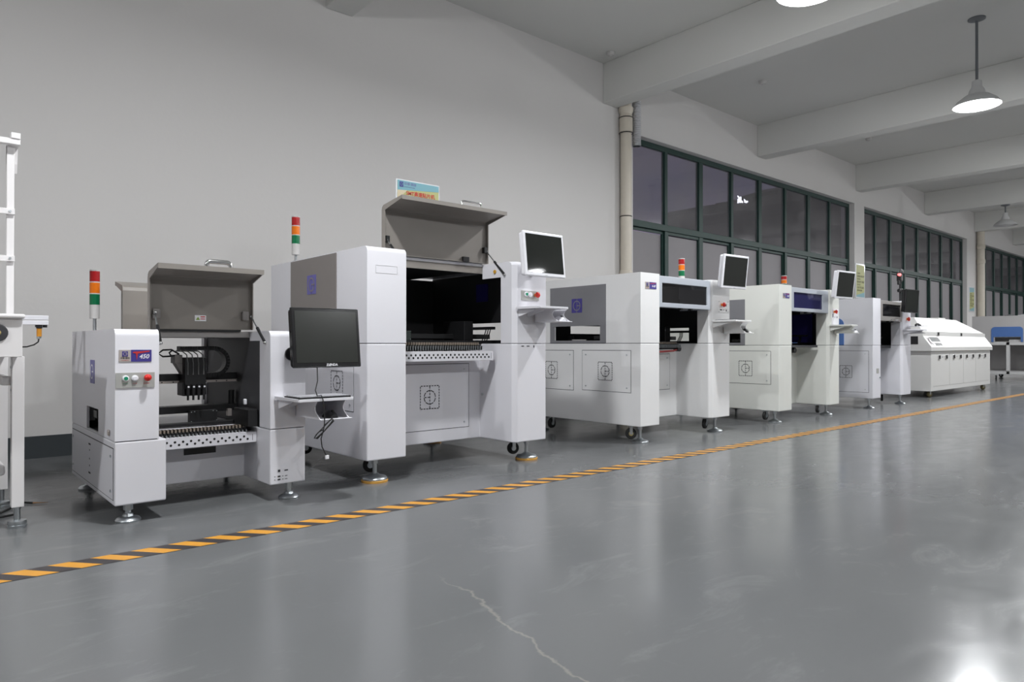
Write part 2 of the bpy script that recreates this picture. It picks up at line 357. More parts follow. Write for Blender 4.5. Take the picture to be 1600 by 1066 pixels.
# ================================================================== pendant lamps
ENAMEL = mat('lamp_shade_enamel', (.55, .55, .55), .4); ROD = mat('grey_rod', (.12, .13, .14), .45)
BULB = mat('glowing_lamp', (.97, .985, 1), .5, emit=14)
def lamp(x, y, label, on=True, rz=CZ):
    t = thing('pendant_lamp', (x, y, LAMP_Z), label, 'lamp', 'pendant lamps over the aisle')
    MB().lathe((x, y, rz), [(0, 0), (.085, 0), (.085, -.012), (.03, -.03), (0, -.03)]).build('ceiling_rose', ROD, t, smooth=True)
    MB().cyl((x, y, LAMP_Z + .24), (x, y, rz), .014).build('rod', ROD, t, smooth=True)
    MB().lathe((x, y, LAMP_Z), [(.03, .27), (.045, .26), (.05, .20), (.075, .16), (.085, .09), (.07, .09), (.04, .2), (0, .2)]).build('lamp_holder', ENAMEL, t, smooth=True)
    MB().lathe((x, y, LAMP_Z), [(.08, .115), (.12, .10), (.19, .045), (.225, -.005), (.228, -.012), (.218, -.008), (.18, .04), (.11, .09), (.075, .105)]).build('lamp_shade', ENAMEL, t, smooth=True)
    b = MB().lathe((x, y, LAMP_Z), [(0, -.025), (.08, -.02), (.14, -.005), (.165, .02), (.14, .05), (0, .06)])
    b.build('bulb', BULB if on else ENAMEL, t, smooth=True)
    if on:
        # the bulb's broad face sends most light down, its rim below the shade a weaker share sideways
        l = bpy.data.lights.new('lamp_light', 'AREA'); l.shape = 'DISK'; l.size = .26; l.energy = LAMP_W; l.color = LAMP_COL
        lo = bpy.data.objects.new('lamp_light', l); COL.objects.link(lo); lo.parent = t; lo.location = (0, 0, -.035)
        l = bpy.data.lights.new('lamp_rim_light', 'POINT'); l.shadow_soft_size = .06; l.energy = LAMP_W * .58; l.color = LAMP_COL
        lo = bpy.data.objects.new('lamp_rim_light', l); COL.objects.link(lo); lo.parent = t; lo.location = (0, 0, -.10)
    return t
lamp(8.83, 2.334, 'glowing pendant lamp on a grey rod at the upper right', True)
lamp(5.03, 2.40, 'glowing pendant lamp cut off by the top edge of the photo', True)
for (x, y) in ((1.25, 2.35), (-2.5, 2.35), (12.62, 2.33), (16.4, 2.33), (20.2, 2.33), (24, 2.33), (28, 2.33),
               (1.25, -2.6), (5.03, -2.6), (8.83, -2.6), (12.62, -2.6), (20.2, -2.6), (28, -2.6)):  # far side row is unseen, added to light the machine fronts
    lamp(x, y, 'pendant lamp of the %s row, %s' % ('aisle' if y > 0 else 'unseen added far side', {-2.5: 'behind the camera to the left', 1.25: 'above the first machine bay', 5.03: 'across from the tall machine', 8.83: 'across the hall from the third machine bay', 12.62: 'in the bay before the oven', 16.4: 'just past the end of the oven', 20.2: 'in the bay of the far grey cabinet', 24: 'in the bay of the third window', 28: 'at the far end of the hall'}[x]), True)
t = lamp(18.2, 4.28, 'small unlit pendant lamp far away near the right edge', False, 3.87)
t['group'] = 'unlit lamp'
for x, y in ((6.478, 5.56), (8.75, 4.81), (12.55, 4.93)):
    d = thing('smoke_detector', (x, y, CZ), {6.478: 'smoke detector on the ceiling left of the nearest whole beam', 8.75: 'smoke detector on the ceiling in the bay over the first window', 12.55: 'smoke detector on the ceiling bay behind the second beam'}[x], 'detector', 'ceiling smoke detectors')
    MB().lathe((x, y, CZ), [(0, 0), (.055, 0), (.055, -.02), (.04, -.04), (0, -.042)]).build('detector_body', CREAM, d, smooth=True)
    MB().lathe((x, y, CZ - .04), [(0, .002), (.02, .002), (.018, -.012), (0, -.014)], 12).build('sensor_cap', CREAM, d, smooth=True)

# pipes
t = thing('drain_pipe', (7.02, 5.77, 0), 'cream plastic drain pipe running up the wall beside the first window', 'pipe')
MB().cyl((7.02, 5.77, 0), (7.02, 5.77, 4.38), .072, n=24).build('pipe_body', PVC, t, smooth=True)
for z in (3.55, 1.62): MB().lathe((7.02, 5.77, z), [(.073, 0), (.086, .01), (.086, .2 if z > 2 else .12), (.073, .24 if z > 2 else .14)]).build('pipe_collar', PVC, t, smooth=True)
MB().lathe((7.02, 5.77, 3.78), [(.074, 0), (.095, .05), (.095, .09), (.07, .09)]).build('pipe_socket', PVC, t, smooth=True)
for z in (3.74, 3.54, 2.46): MB().lathe((7.02, 5.77, z), [(.088 if z > 3 else .074, -.006), (.093 if z > 3 else .079, 0), (.088 if z > 3 else .074, .006)]).build('pipe_clamp', RUB, t, smooth=True)
t = thing('foil_duct', (7.2, 5.74, 3.42), 'crinkled silver foil duct hanging from the beam beside the cream pipe', 'duct')
pr_ = []; z = 3.42
while z < 4.37:
    pr_ += [(.052, z - 3.42), (.060, z - 3.42 + .012)]; z += .024
MB().lathe((7.2, 5.74, 3.42), pr_, 20).build('duct_hose', FOIL, t, smooth=True)
MB().lathe((7.2, 5.74, 3.42), [(.058, -.02), (.058, .02), (.05, .02), (.05, -.02), (.058, -.02)], 20).build('duct_end', ZINC, t, smooth=True)
t = thing('drain_pipe', (22.0, 5.75, 0), 'cream plastic drain pipe far along the wall right of the second window', 'pipe')
MB().cyl((22.05, 5.745, 0), (22.05, 5.745, 3.868), .09, n=20).build('pipe_body', PVC, t, smooth=True)
for z in (3.4, 3.0): MB().lathe((22.05, 5.745, z), [(.09, 0), (.102, .01), (.102, .1), (.09, .12)]).build('pipe_collar', PVC, t, smooth=True)

# ================================================================== posters and the sign
TEAL = mat('poster_teal', (.17, .36, .42), .3); LIME = mat('poster_lime', (.40, .41, .17), .45); SAND = mat('poster_sand', (.55, .48, .33), .3); DKT = mat('poster_text', (.10, .09, .05), .5)
ACR = mat('acrylic_edge', (.70, .72, .75), .1)
def poster(x0, x1, z0, z1, label, top_teal):
    t = thing('poster_board', ((x0 + x1) / 2, WY - .02, z0), label, 'poster', 'wall posters on the columns')
    MB().box(x0, x1, WY - .014, WY, z0, z1).build('acrylic_holder', ACR, t, bevel=.003)
    yy = WY - .0155; e = .03
    p = MB().box(x0 + e, x1 - e, yy, yy + .001, z0 + e, z1 - e).build('printed_sheet', LIME, t)
    MB().prism([(x0 + e, z0 + e), (x1 - e, z0 + e), (x1 - e, z0 + .13), (x0 + e, z0 + .06)], yy - .001, yy, 'y').build('teal_band', TEAL, p)
    if top_teal: MB().prism([(x0 + e, z1 - e), (x1 - e, z1 - e), (x1 - e, z1 - .14), (x0 + e, z1 - .16)], yy - .001, yy, 'y').build('teal_header', TEAL, p)
    rows = ['设备简介', '高速贴片机系列', '性能参数', '贴装速度与精度', '技术支持', '培训与售后服务', '欢迎参观选购']
    for k, s_ in enumerate(rows): lettering(s_, .048 if k % 2 else .04, DKT, p, on_front(x0 + .06, yy - .001, z1 - .2 - k * (z1 - z0 - .36) / 6), align='LEFT', depth=.0003)
poster(14.21, 14.65, 1.72, 2.42, 'glossy lime poster with teal foot on the column between the first two windows', False)
poster(21.36, 21.80, 1.67, 2.35, 'lime and teal poster on the far column beside the drain pipe', True)

# ================================================================== machine pieces
def foot(p, x, y, ztop, r, pad=None):
    f = MB().cyl((x, y, .02), (x, y, ztop), .0125).build('levelling_foot', ZINC, p, smooth=True)
    MB().lathe((x, y, 0), [(0, 0), (r, 0), (r * 1.02, .008), (r * .9, .016), (r * .45, .024), (.02, .034), (0, .034)] if not pad else
               [(0, .012), (r, .012), (r * 1.02, .022), (r * .9, .032), (r * .45, .04), (.02, .05), (0, .05)]).build('foot_pad', ZINC, f, smooth=True)
    if pad: MB().lathe((x, y, 0), [(0, 0), (r * 1.06, 0), (r * 1.08, .012), (r * .95, .014), (0, .014)]).build('orange_pad', ORNG, f, smooth=True, label='orange felt pad')
    MB().cyl((x, y, ztop - .035), (x, y, ztop), .02, n=6).build('lock_nut', ZINC, f)
def caster(p, x, y, zb, r=.042, m=RUB, hub=ZINC, ztop=.13, yaw=.4):
    M = Matrix.Translation((x, y, zb + r)) @ Matrix.Rotation(yaw, 4, 'Z')
    a = lambda v: M @ Vector(v)
    w_ = MB().cyl(a((0, -.014, 0)), a((0, .014, 0)), r, n=24).build('caster', m, p, bevel=.005, smooth=True)
    MB().cyl(a((0, -.0165, 0)), a((0, .0165, 0)), r * .42, n=16).build('wheel_hub', hub, w_, smooth=True)
    MB().box(-.012, .012, -.022, -.018, -.006, ztop - zb - r - .004, M).box(-.012, .012, .018, .022, -.006, ztop - zb - r - .004, M).box(-.03, .03, -.03, .03, ztop - zb - r - .006, ztop - zb - r, M).build('caster_fork', ZINC, w_)
def signal(p, x, y, z0, ztop, r, stem):
    """tri-colour stack light; ztop = top of cap"""
    seg_ = (ztop - .006 - z0 - stem) / 4.1
    MB().cyl((x, y, z0), (x, y, z0 + stem + .01), .009, n=12).cyl((x, y, z0), (x, y, z0 + .008), .022, n=16).build('stack_stem', ZINC, p, smooth=True)
    z = z0 + stem
    base = MB().cyl((x, y, z), (x, y, z + seg_ * 1.1), r * .97, n=24).build('stack_base', CREAM, p, smooth=True)
    z += seg_ * 1.1
    for m, lb in ((LG, 'green lens'), (LO, 'amber lens'), (LR, 'red lens')):
        MB().cyl((x, y, z + .006), (x, y, z + seg_), r, n=24).build('signal_lens', m, base, smooth=True, label=lb)
        MB().cyl((x, y, z - .001), (x, y, z + .0065), r * .98, n=24).build('spacer_ring', CREAM, base, smooth=True)
        z += seg_
    MB().cyl((x, y, z - .001), (x, y, z + .007), r * 1.0, n=24).build('stack_cap', CREAM, base, smooth=True)

def round_top(yf, yb, z0, z1, r):
    pts = [(yf, z0), (yf, z1 - r)] + [(yf + r - r * math.cos(a), z1 - r + r * math.sin(a)) for a in [math.pi / 2 * k / 6 for k in range(1, 6)]] + [(yf + r, z1), (yb, z1), (yb, z0)]
    return pts
CH = .028
def column(b, x0, x1, yf, yb, z0, z1, rt, ch):
    """front column of a housing: inner front corner cut back, top front edge rolled over"""
    pts = [(x0, yf), (x1, yf), (x1, yb), (x0, yb)]
    if ch == 'left': pts = [(x0, yf + CH), (x0 + CH, yf), (x1, yf), (x1, yb), (x0, yb)]
    t = bmesh.new(); A = [t.verts.new((x, y, z0)) for x, y in pts]; B = [t.verts.new((x, y, z1)) for x, y in pts]
    t.faces.new(A); t.faces.new(B[::-1])
    for i in range(len(pts)): t.faces.new([A[i], B[i], B[(i + 1) % len(pts)], A[(i + 1) % len(pts)]])
    if rt:
        ed = [e for e in t.edges if all(v.co.z > z1 - 1e-5 and v.co.y < yf + CH + 1e-4 for v in e.verts)]
        bmesh.ops.bevel(t, geom=ed, offset=rt, segments=6, profile=.5, affect='EDGES')
    me = bpy.data.meshes.new('tmp'); t.to_mesh(me); t.free(); b.b.from_mesh(me); bpy.data.meshes.remove(me)
    return b
def lower_body(p, P, m, ch=True):
    x0, x1, xl, xr, yf, ym, yb, z0, zs = [P[k] for k in ('x0', 'x1', 'xl', 'xr', 'yf', 'ym', 'yb', 'z0', 'zs')]
    cut = [(xr, yf + CH), (xr + CH, yf)] if ch else [(xr, yf)]
    b = MB().prism([(x0, yf), (xl, yf), (xl, ym), (xr, ym)] + cut + [(x1, yf), (x1, yb), (x0, yb)], z0, zs, 'z')
    return b.build('base_cabinet', m, p, bevel=.006)
def towers(p, P, m, side_holes=(), rt=.0, liner=DARK, right_holes=(), band=.15, band_y=3.80, ch='left'):
    x0, x1, xl, xr, yf, ym, yb, zs, zt = [P[k] for k in ('x0', 'x1', 'xl', 'xr', 'yf', 'ym', 'yb', 'zs', 'zt')]
    g = .004; z = zs + g; yc = yf + .14
    L_ = column(MB(), x0, xl, yf, yc, z, zt, rt, None).grid((yc, yb), (z, zt), side_holes, x0, x0 + .012, 'x')
    L_.box(x0 + .012, xl, yc, yb, zt - .012, zt)
    L_.build('left_cover', m, p, smooth=True)
    R_ = column(MB(), xr, x1, yf, yc, z, zt, rt, ch).grid((yc, yb), (z, zt), right_holes, x1 - .012, x1, 'x').box(xr, x1 - .012, yc, yb, zt - .012, zt)
    R_.box(xr, xr + .008, yc, band_y, zt - band, zt - .012)
    R_.build('right_cover', m, p, smooth=True)
    # seam shadow gap: recessed core between upper and lower shells
    e = CH + .008 if ch else .006
    MB().box(x0 + .006, xl - .006, yf + .006, yb - .006, zs - .002, z + .002).box(xr + .006, x1 - .006, yf + e, yb - .006, zs - .002, z + .002).build('seam_gasket', GAP, p)
    MB().grid((yc + .001, yb - .01), (z, zt - .02), right_holes, x1 - .020, x1 - .0125, 'x').build('inner_liner', liner, p)

def door(p, M, w_, h_, m, screws=1, inset=.014, screw_list=None):
    """access door: proud sheet with a dark joint and corner screws"""
    MB().grid((-w_ / 2 - .004, w_ / 2 + .004), (-h_ / 2 - .004, h_ / 2 + .004), [(-w_ / 2, w_ / 2, -h_ / 2, h_ / 2)], -.001, .0006, 'z').build('door_joint', GAP, p, M=M)
    d = MB().box(-w_ / 2, w_ / 2, -h_ / 2, h_ / 2, -.002, .0022, M).build('access_door', m, p)
    for sx in (-1, 1):
        for sy in (-1, 1):
            if screws and (screw_list is None or (sx, sy) in screw_list):
                a = M @ Vector((sx * (w_ / 2 - .04), sy * (h_ / 2 - .035), .002)); c = M @ Vector((sx * (w_ / 2 - .04), sy * (h_ / 2 - .035), .006))
                MB().cyl(a, c, .0065, n=10).build('door_screw', ZINC, d)
    return d

def perforated_rail(p, x0, x1, y, z0, z1, n, m):
    """punched crossbar: black discs stand in for the dark holes"""
    h = z1 - z0
    us = []; r = h * .105; st = (x1 - x0) / n
    b = MB(); holes = []
    MB().box(x0, x1, y, y + .004, z0, z1).box(x0, x1, y, y + .05, z1 - .004, z1).box(x0, x1, y, y + .03, z0, z0 + .004).build('punched_rail', m, p, bevel=.002)
    hb = MB()
    for k in range(n):
        for row in (0, 1):
            cx = x0 + st * (k + .25 + .5 * row); cz = z0 + h * (.62 if row == 0 else .36)
            if cx > x1 - .03: continue
            hb.cyl((cx, y - .0006, cz), (cx, y + .0035, cz), r, n=12)
    rails = [o for o in bpy.data.objects if o.parent == p and o.name.startswith('punched_rail')]
    hb.build('dark_hole_discs', BLACK, rails[-1], kind='stuff')  # black discs on the face give the dark of the holes
    MB().box(x1 - .022, x1 - .020, y - .0006, y, z0 + h * .2, z1 - h * .2).build('rail_slot', GAP, rails[-1])
def feeders(p, x0, x1, y, z, n, s=1.0):
    st = (x1 - x0) / n
    proto = None
    for k in range(n):
        xc = x0 + st * (k + .5)
        if proto is None:
            a = MB().box(xc - st * .36, xc + st * .36, y, y + .14 * s, z - .02 * s, z + .012 * s).cyl((xc - st * .3, y - .004 * s, z - .008 * s), (xc + st * .3, y - .004 * s, z - .008 * s), .012 * s, n=10).build('feeder', BLACK, p)
            c = MB().box(xc - st * .25, xc + st * .25, y + .02 * s, y + .05 * s, z + .012 * s, z + .027 * s).build('feeder_block', BEIGE, a)
            d = MB().box(xc - st * .12, xc + st * .12, y - .022 * s, y - .012 * s, z - .018 * s, z + .006 * s).build('feeder_lever', ZINC, a)
            proto = (a, c, d)
        else:
            a = proto[0].copy(); a.location.x = st * k; COL.objects.link(a)
            for q in proto[1:]: e = q.copy(); e.parent = a; COL.objects.link(e)

def lid(p, x0, x1, y, zb, zt, fl, rise, m, name='open_lid', sgn=1):
    """hinged hood standing open: sheet panel with a flange bent towards the front (sgn=1) or back"""
    t = .012; s = sgn
    def Q(pts): return [(y - s * a, z) for a, z in pts]
    path = [(0, zb), (0, zt - .03), (.006, zt - .012), (.022, zt), (fl, zt + rise)]
    inner = [(fl, zt + rise - t), (.024, zt - t), (.014, zt - .018), (t, zt - .034), (t, zb)]
    o = MB().prism(Q(path + inner), x0, x1, 'x').build(name, m, p)
    b = MB(); wd = .036
    side = [(-.001, zb), (-.001, zt - .03), (.005, zt - .011), (.022, zt + .001), (fl, zt + rise + .001), (fl, zt + rise - .018), (wd, zt - wd * .9), (wd, zb)]
    b.prism(Q(side), x0 - .001, x0 + .004, 'x').prism(Q(side), x1 - .004, x1 + .001, 'x')
    b.prism(Q([(fl - .004, zt + rise - .004), (fl + .0015, zt + rise + .001), (fl + .0015, zt + rise - .024), (fl - .004, zt + rise - .024)]), x0, x1, 'x')
    b.prism(Q([(0, zb), (wd * .6, zb), (wd * .6, zb + .004), (0, zb + .004)]), x0, x1, 'x')
    b.build('lid_rim', m, o)
    return o
def handle(p, xa, xb, y, z, h=.03, r=.006, m=CHROME, d=(0, 0, 1)):
    d = Vector(d); A = Vector((xa, y, z)); B = Vector((xb, y, z)); k = .018; ux = Vector((1, 0, 0))
    pts = [A, A + d * (h - k)] + [A + d * (h - k) + ux * k * (1 - math.cos(t)) + d * k * math.sin(t) for t in (.4, .8, 1.2, 1.57)]
    pts += [B + d * (h - k) - ux * k * (1 - math.cos(t)) + d * k * math.sin(t) for t in (1.57, 1.2, .8, .4)] + [B + d * (h - k), B]
    return MB().tube(pts, r, 10).build('handle', m, p, smooth=True, label='chrome handle')
def gas_strut(p, a, c):
    a, c = Vector(a), Vector(c); m = a.lerp(c, .55)
    s = MB().cyl(a, m, .0085, n=10).build('gas_strut', BLACK, p, smooth=True)
    MB().cyl(m, c, .004, n=8).build('strut_rod', ZINC, s, smooth=True)
    MB().lathe(a, [(0, -.01), (.009, -.006), (.011, 0), (.009, .006), (0, .01)], 10).lathe(c, [(0, -.01), (.009, -.006), (.011, 0), (.009, .006), (0, .01)], 10).build('ball_joint', CHROME, s, smooth=True)

def kb_tray(p, x0, x1, yf, yb, z, zs, xa, xb, m):
    t = .006
    tr = MB().box(x0, x1, yf, yb, z - t, z).box(x0, x1, yf - .004, yf, z - t, z + .008).box(x0 - .003, x0, yf, yb, z - t, z + .010).box(x1, x1 + .003, yf, yb, z - t, z + .008)
    tray = tr.build('keyboard_tray', m, p, bevel=.002)
    for xx in (x0 + .02, (x0 + xa) / 2 + .02):
        MB().prism([(yb, z - t), (yb - .17, z - t), (yb - .15, z - t - .012), (yb, z - t - .05)], xx, xx + .004, 'x').build('tray_bracket', m, tray)
    # mouse shelf hung beneath the right half: two cheeks with scooped fronts and a floor
    def cheek(x):
        pts = [(yb, z - t), (yf + .03, z - t)]
        n_ = 8; h = z - t - zs
        for k in range(n_ + 1):
            a = math.pi * k / n_
            pts.append((yf + .03 + .045 * math.sin(a) - .03 * k / n_, z - t - h * k / n_))
        pts += [(yb, zs)]
        return MB().prism(pts, x, x + .004, 'x')
    cheek(xa).build('shelf_cheek', m, tray); cheek(xb).build('shelf_cheek', m, tray)
    MB().box(xa, xb + .018, yf - .004, yb, zs - .004, zs).build('mouse_shelf', m, tray, bevel=.0015)
    MB().box(xa, xb, yb - .008, yb - .004, zs, z - t).build('shelf_back', m, tray)
def monitor(x0, w_, h_, yc, zb, tilt, bez, scr, label, mount, text=None, yaw=0, thick=.045):
    """panel facing -Y; x0 left edge, zb lower edge, tilt in degrees (+ = top leans back)"""
    t = thing('monitor', (x0 + w_ / 2, yc, zb), label, 'monitor', 'operator monitors on the machines')
    M = Matrix.Translation((x0 + w_ / 2, yc, zb + h_ / 2)) @ Matrix.Rotation(math.radians(yaw), 4, 'Z') @ Matrix.Rotation(-math.radians(tilt), 4, 'X')
    e = .018
    MB().box(-w_ / 2, w_ / 2, -.012, .008, -h_ / 2, h_ / 2, M).build('bezel', bez, t, bevel=.006)
    MB().prism([(-w_ / 2 + .006, -h_ / 2 + .006), (w_ / 2 - .006, -h_ / 2 + .006), (w_ / 2 - .006, h_ / 2 - .006), (-w_ / 2 + .006, h_ / 2 - .006)], .008, thick, 'y', M).build('rear_shell', bez, t, bevel=.012)
    s = MB().box(-w_ / 2 + e, w_ / 2 - e, -.0135, -.011, -h_ / 2 + e * 1.35, h_ / 2 - e, M).build('screen', scr, t)
    MB().box(-.012, .012, -.0128, -.012, -h_ / 2 + .006, -h_ / 2 + .010, M).build('bezel_mark', ZINC, t)
    if text:
        lettering(text, .017, WTXT, t, M @ on_front(.02, -.0135, -h_ / 2 + .0125), name='brand_lettering', depth=.0002, bold=.0004)
    mx, my, mz = mount
    c = M @ Vector((0, thick, -h_ * .25)); q = Vector((mx, my, mz))
    arm = MB().cyl(q + Vector((0, -.012, 0)), q, .034, n=18).tube([q, q + Vector((0, -.03, 0)), c.lerp(q, .4), c], .012, 10).build('monitor_arm', BLACK, t, smooth=True)
    MB().lathe(c, [(0, -.03), (.022, -.02), (.03, 0), (.022, .02), (0, .03)], 14, axis=(0, 1, 0)).build('ball_knob', BLACK, arm, smooth=True)
    return t
def mouse(x, y, z, m, label, cable=False):
    t = thing('mouse', (x, y, z), label, 'mouse', 'computer mice on the tray shelves')
    b = MB(); rings = []
    for k in range(7):
        u = k / 6; hh = .034 * math.sin(math.pi * min(1, .12 + .88 * u)) ** .6; ww = .031 * (math.sin(math.pi * (.1 + .8 * u))) ** .5
        rings.append([b.b.verts.new((x + ww * math.cos(a), y - .055 + .11 * u, z + .001 + max(0, hh * math.sin(a)))) for a in [math.pi * j / 8 for j in range(9)]])
    for a, c in zip(rings, rings[1:]):
        for j in range(8): b.b.faces.new([a[j], a[j + 1], c[j + 1], c[j]])
    b.b.faces.new(rings[0]); b.b.faces.new(rings[-1][::-1])
    for a, c in zip(rings, rings[1:]): b.b.faces.new([a[0], c[0], c[8], a[8]])
    b.build('mouse_shell', m, t, smooth=True)
    MB().cyl((x - .004, y - .03, z + .030), (x + .004, y - .03, z + .030), .009, n=12).build('scroll_wheel', RUB, t)
    return t
def buttons(p, lst, y, r):
    for x, z, kind in lst:
        if kind == 'e':
            c = MB().cyl((x, y - .018, z), (x, y, z), r * .8, n=18).build('emergency_collar', mat('orange_collar', (.75, .2, .03), .4), p, smooth=True)
            MB().lathe((x, y - .018, z), [(0, .022), (r * .7, .02), (r * 1.3, .012), (r * 1.35, .004), (r * .9, 0), (0, 0)], 20, axis=(0, -1, 0)).build('emergency_stop', RED, p, smooth=True, label='red emergency stop button')
        else:
            c = MB().lathe((x, y, z), [(0, .008), (r * .8, .008), (r * 1.15, .006), (r * 1.2, 0), (0, 0)], 20, axis=(0, -1, 0)).build('button_ring', BEZW, p, smooth=True)
            MB().cyl((x, y - .011, z), (x, y - .006, z), r * .72, n=18).build('button_cap', GREEN if kind == 'g' else BEZW, c, smooth=True, label='green button' if kind == 'g' else 'white button')
def nameplate(p, x0, x1, y, z0, z1, txt):
    xm = x0 + (x1 - x0) * .36
    MB().box(x0, xm, y - .003, y, z0, z1).build('nameplate_logo_half', mat('champagne_plate', (.48, .43, .40), .4, .2), p)
    w_ = (xm - x0) * .48; cz = z0 + (z1 - z0) * .66
    badge(on_front((x0 + xm) / 2, y - .003, cz), w_, w_, p, line=mat('champagne_plate', (.48, .43, .40)))
    a = MB().box(xm, x1, y - .003, y, z0, z1).build('nameplate', BADGE, p)
    h = z1 - z0; W_ = x1 - xm
    lettering('华维·国创', h * .17, INK, a, on_front((x0 + xm) / 2, y - .0035, z0 + h * .30), depth=.0002)
    lettering('www.hwgc.com', h * .09, RTXT, a, on_front((x0 + xm) / 2, y - .0035, z0 + h * .13), depth=.0002)
    if txt.startswith('T'):
        MB().prism([(xm + W_ * .08, z0 + h * .74), (xm + W_ * .12, z0 + h * .84), (xm + W_ * .9, z0 + h * .92), (xm + W_ * .9, z0 + h * .84), (xm + W_ * .33, z0 + h * .68), (xm + W_ * .28, z0 + h * .12), (xm + W_ * .235, z0 + h * .68)], y - .0042, y - .0031, 'y').build('letter_stroke', RTXT, a)
        lettering(txt[1:], h * .50, WTXT, a, on_front(xm + W_ * .63, y - .0035, z0 + h * .42), shear=.25, depth=.0003, bold=.0006)
    else:
        MB().prism([(xm + W_ * .08, z0 + h * .8), (xm + W_ * .9, z0 + h * .92), (xm + W_ * .9, z0 + h * .84), (xm + W_ * .1, z0 + h * .72)], y - .0042, y - .0031, 'y').build('letter_stroke', RTXT, a)
        lettering(txt, h * .48, WTXT, a, on_front(xm + W_ * .6, y - .0035, z0 + h * .4), shear=.25, depth=.0003, bold=.0006)
def usb_ports(p, pts, y):
    for x, z, w_, h_ in pts: MB().box(x - w_ / 2, x + w_ / 2, y - .0012, y, z - h_ / 2, z + h_ / 2).build('port', INK, p)
def chain(p, pts, wdt, th, name='cable_chain'):
    """flat cable carrier along a path in the x-z plane"""
    b = MB(); pts = [Vector(q) for q in pts]
    dense = []
    for a, c in zip(pts, pts[1:]):
        m_ = max(1, int((c - a).length / .012))
        dense += [a.lerp(c, k / m_) for k in range(m_)]
    for a, c in zip(dense, dense[1:] + [pts[-1]]):
        d = (c - a)
        if d.length < 1e-5: continue
        ang = -math.atan2(d.z, d.x)
        M = Matrix.Translation(a.lerp(c, .5)) @ Matrix.Rotation(ang, 4, 'Y')
        b.box(-d.length * .46, d.length * .46, 0, wdt, -th / 2, th / 2, M)
    return b.build(name, BLACK, p)
def arc(cx, cz, r, a0, a1, y, n_=14): return [(cx + r * math.cos(math.radians(a0 + (a1 - a0) * k / n_)), y, cz + r * math.sin(math.radians(a0 + (a1 - a0) * k / n_))) for k in range(n_ + 1)]

# ================================================================== machine one: small bench-height placer
P1 = dict(x0=.688, x1=1.571, xl=.866, xr=1.384, yf=3.44, ym=3.80, yb=4.49, z0=.084, zs=.366, zt=.868)
m1 = thing('pick_and_place_machine', (1.13, 3.97, 0), 'small low white placement machine with black monitor, nearest the left table', 'machine', 'white assembly machines in a row')
P1b = dict(P1); P1b['xl'] = .898
lower_body(m1, P1b, WHITE, ch=False)
towers(m1, P1, WHITE, side_holes=[(3.79, 4.075, .376, .488)], rt=.032, liner=LINER, band=.05, band_y=3.72, ch=None)
MB().box(.70, .864, 4.476, 4.489, .372, .855).build('rear_panel', WHITE, m1)
MB().box(.79, .80, 3.62, 4.44, .372, .82).build('inner_wall', LINER, m1)
MB().box(P1['xl'], P1['xr'], 3.72, 4.22, .835, .866).build('top_crossbar', mat('pale_taupe_bar', (.42, .40, .39), .4), m1, bevel=.003)
MB().box(P1['xr'] + .004, P1['xr'] + .008, 3.52, 4.47, .372, .84).build('inner_wall', LINER, m1)
MB().box(P1['x0'] + .013, P1['x0'] + .017, 4.10, 4.47, .38, .84).box(P1['x0'] + .013, P1['x0'] + .017, 3.58, 3.78, .38, .84).build('inner_wall', LINER, m1)
MB().box(P1['xr'] - .012, P1['xr'] + .004, 4.44, 4.49, .37, .866).build('rear_post', WHITE, m1)
ld = lid(m1, .885, 1.388, 3.72, .876, 1.155, .185, .028, LIDM)
hd = handle(ld, 1.106, 1.222, 3.545, 1.183, .026, .0115)
MB().box(.90, 1.33, 3.70, 3.735, .866, .876).build('hinge', BLACK, ld)
for xx in (.918, 1.352): MB().box(xx - .018, xx + .018, 3.69, 3.708, .925, .975).build('strut_block', HOODT, ld, bevel=.006)
MB().box(1.10, 1.155, 3.7065, 3.7078, .918, .948).build('warning_label', WTXT, ld)
MB().prism([(1.105, .924), (1.125, .924), (1.115, .940)], 3.7055, 3.7065, 'y').build('warning_triangle', mat('olive_print', (.2, .3, .05), .5), ld)
MB().box(1.127, 1.150, 3.7055, 3.7065, .938, .943).box(1.127, 1.150, 3.7055, 3.7065, .927, .931).build('warning_text_bar', RTXT, ld)
ld2 = lid(m1, .885, 1.388, 4.24, .876, 1.125, .185, .03, LIDM, name='rear_lid', sgn=-1)
MB().box(1.3855, 1.388, 3.525, 3.565, .62, .745).build('inner_badge', PURPLE, m1)
gas_strut(m1, (1.381, 3.50, .808), (1.384, 3.70, .948))
gas_strut(m1, (.878, 3.47, .806), (.91, 3.69, .955))
signal(m1, .785, 4.43, .868, 1.213, .0255, .075)
nameplate(m1, .703, .834, 3.44, .722, .775, 'T450')
cp = MB().box(.690, .847, 3.436, 3.44, .606, .673).build('button_plate', PLATE, m1)
buttons(m1, [(.729, .648, 'g'), (.766, .648, 'w'), (.813, .650, 'e')], 3.436, .0115)
for x_, s_, m_ in ((.729, 'START', GREEN), (.766, 'STOP', RTXT), (.813, 'E-STOP', RTXT)): lettering(s_, .0075, m_, cp, on_front(x_, 3.4355, .624), depth=.0002)
badge(on_left(.6878, 3.93, .665), .10, .115, m1, m=BADGE2, line=WHITE)
door(m1, on_left(.688, 3.968, .222), 1.0, .225, WHITE)
bs = MB()
for zz, ww in ((.302, .05), (.272, .012), (.229, .012), (.195, .012), (.159, .05)): bs.box(.6852, .6862, 3.985 - ww / 2, 3.985 + ww / 2, zz - .004, zz + .004)
bs.build('socket_marks', INK, m1)
MB().cyl((.6865, 3.545, .401), (.68, 3.545, .401), .014, n=16).build('side_knob', STEEL, m1, bevel=.002)
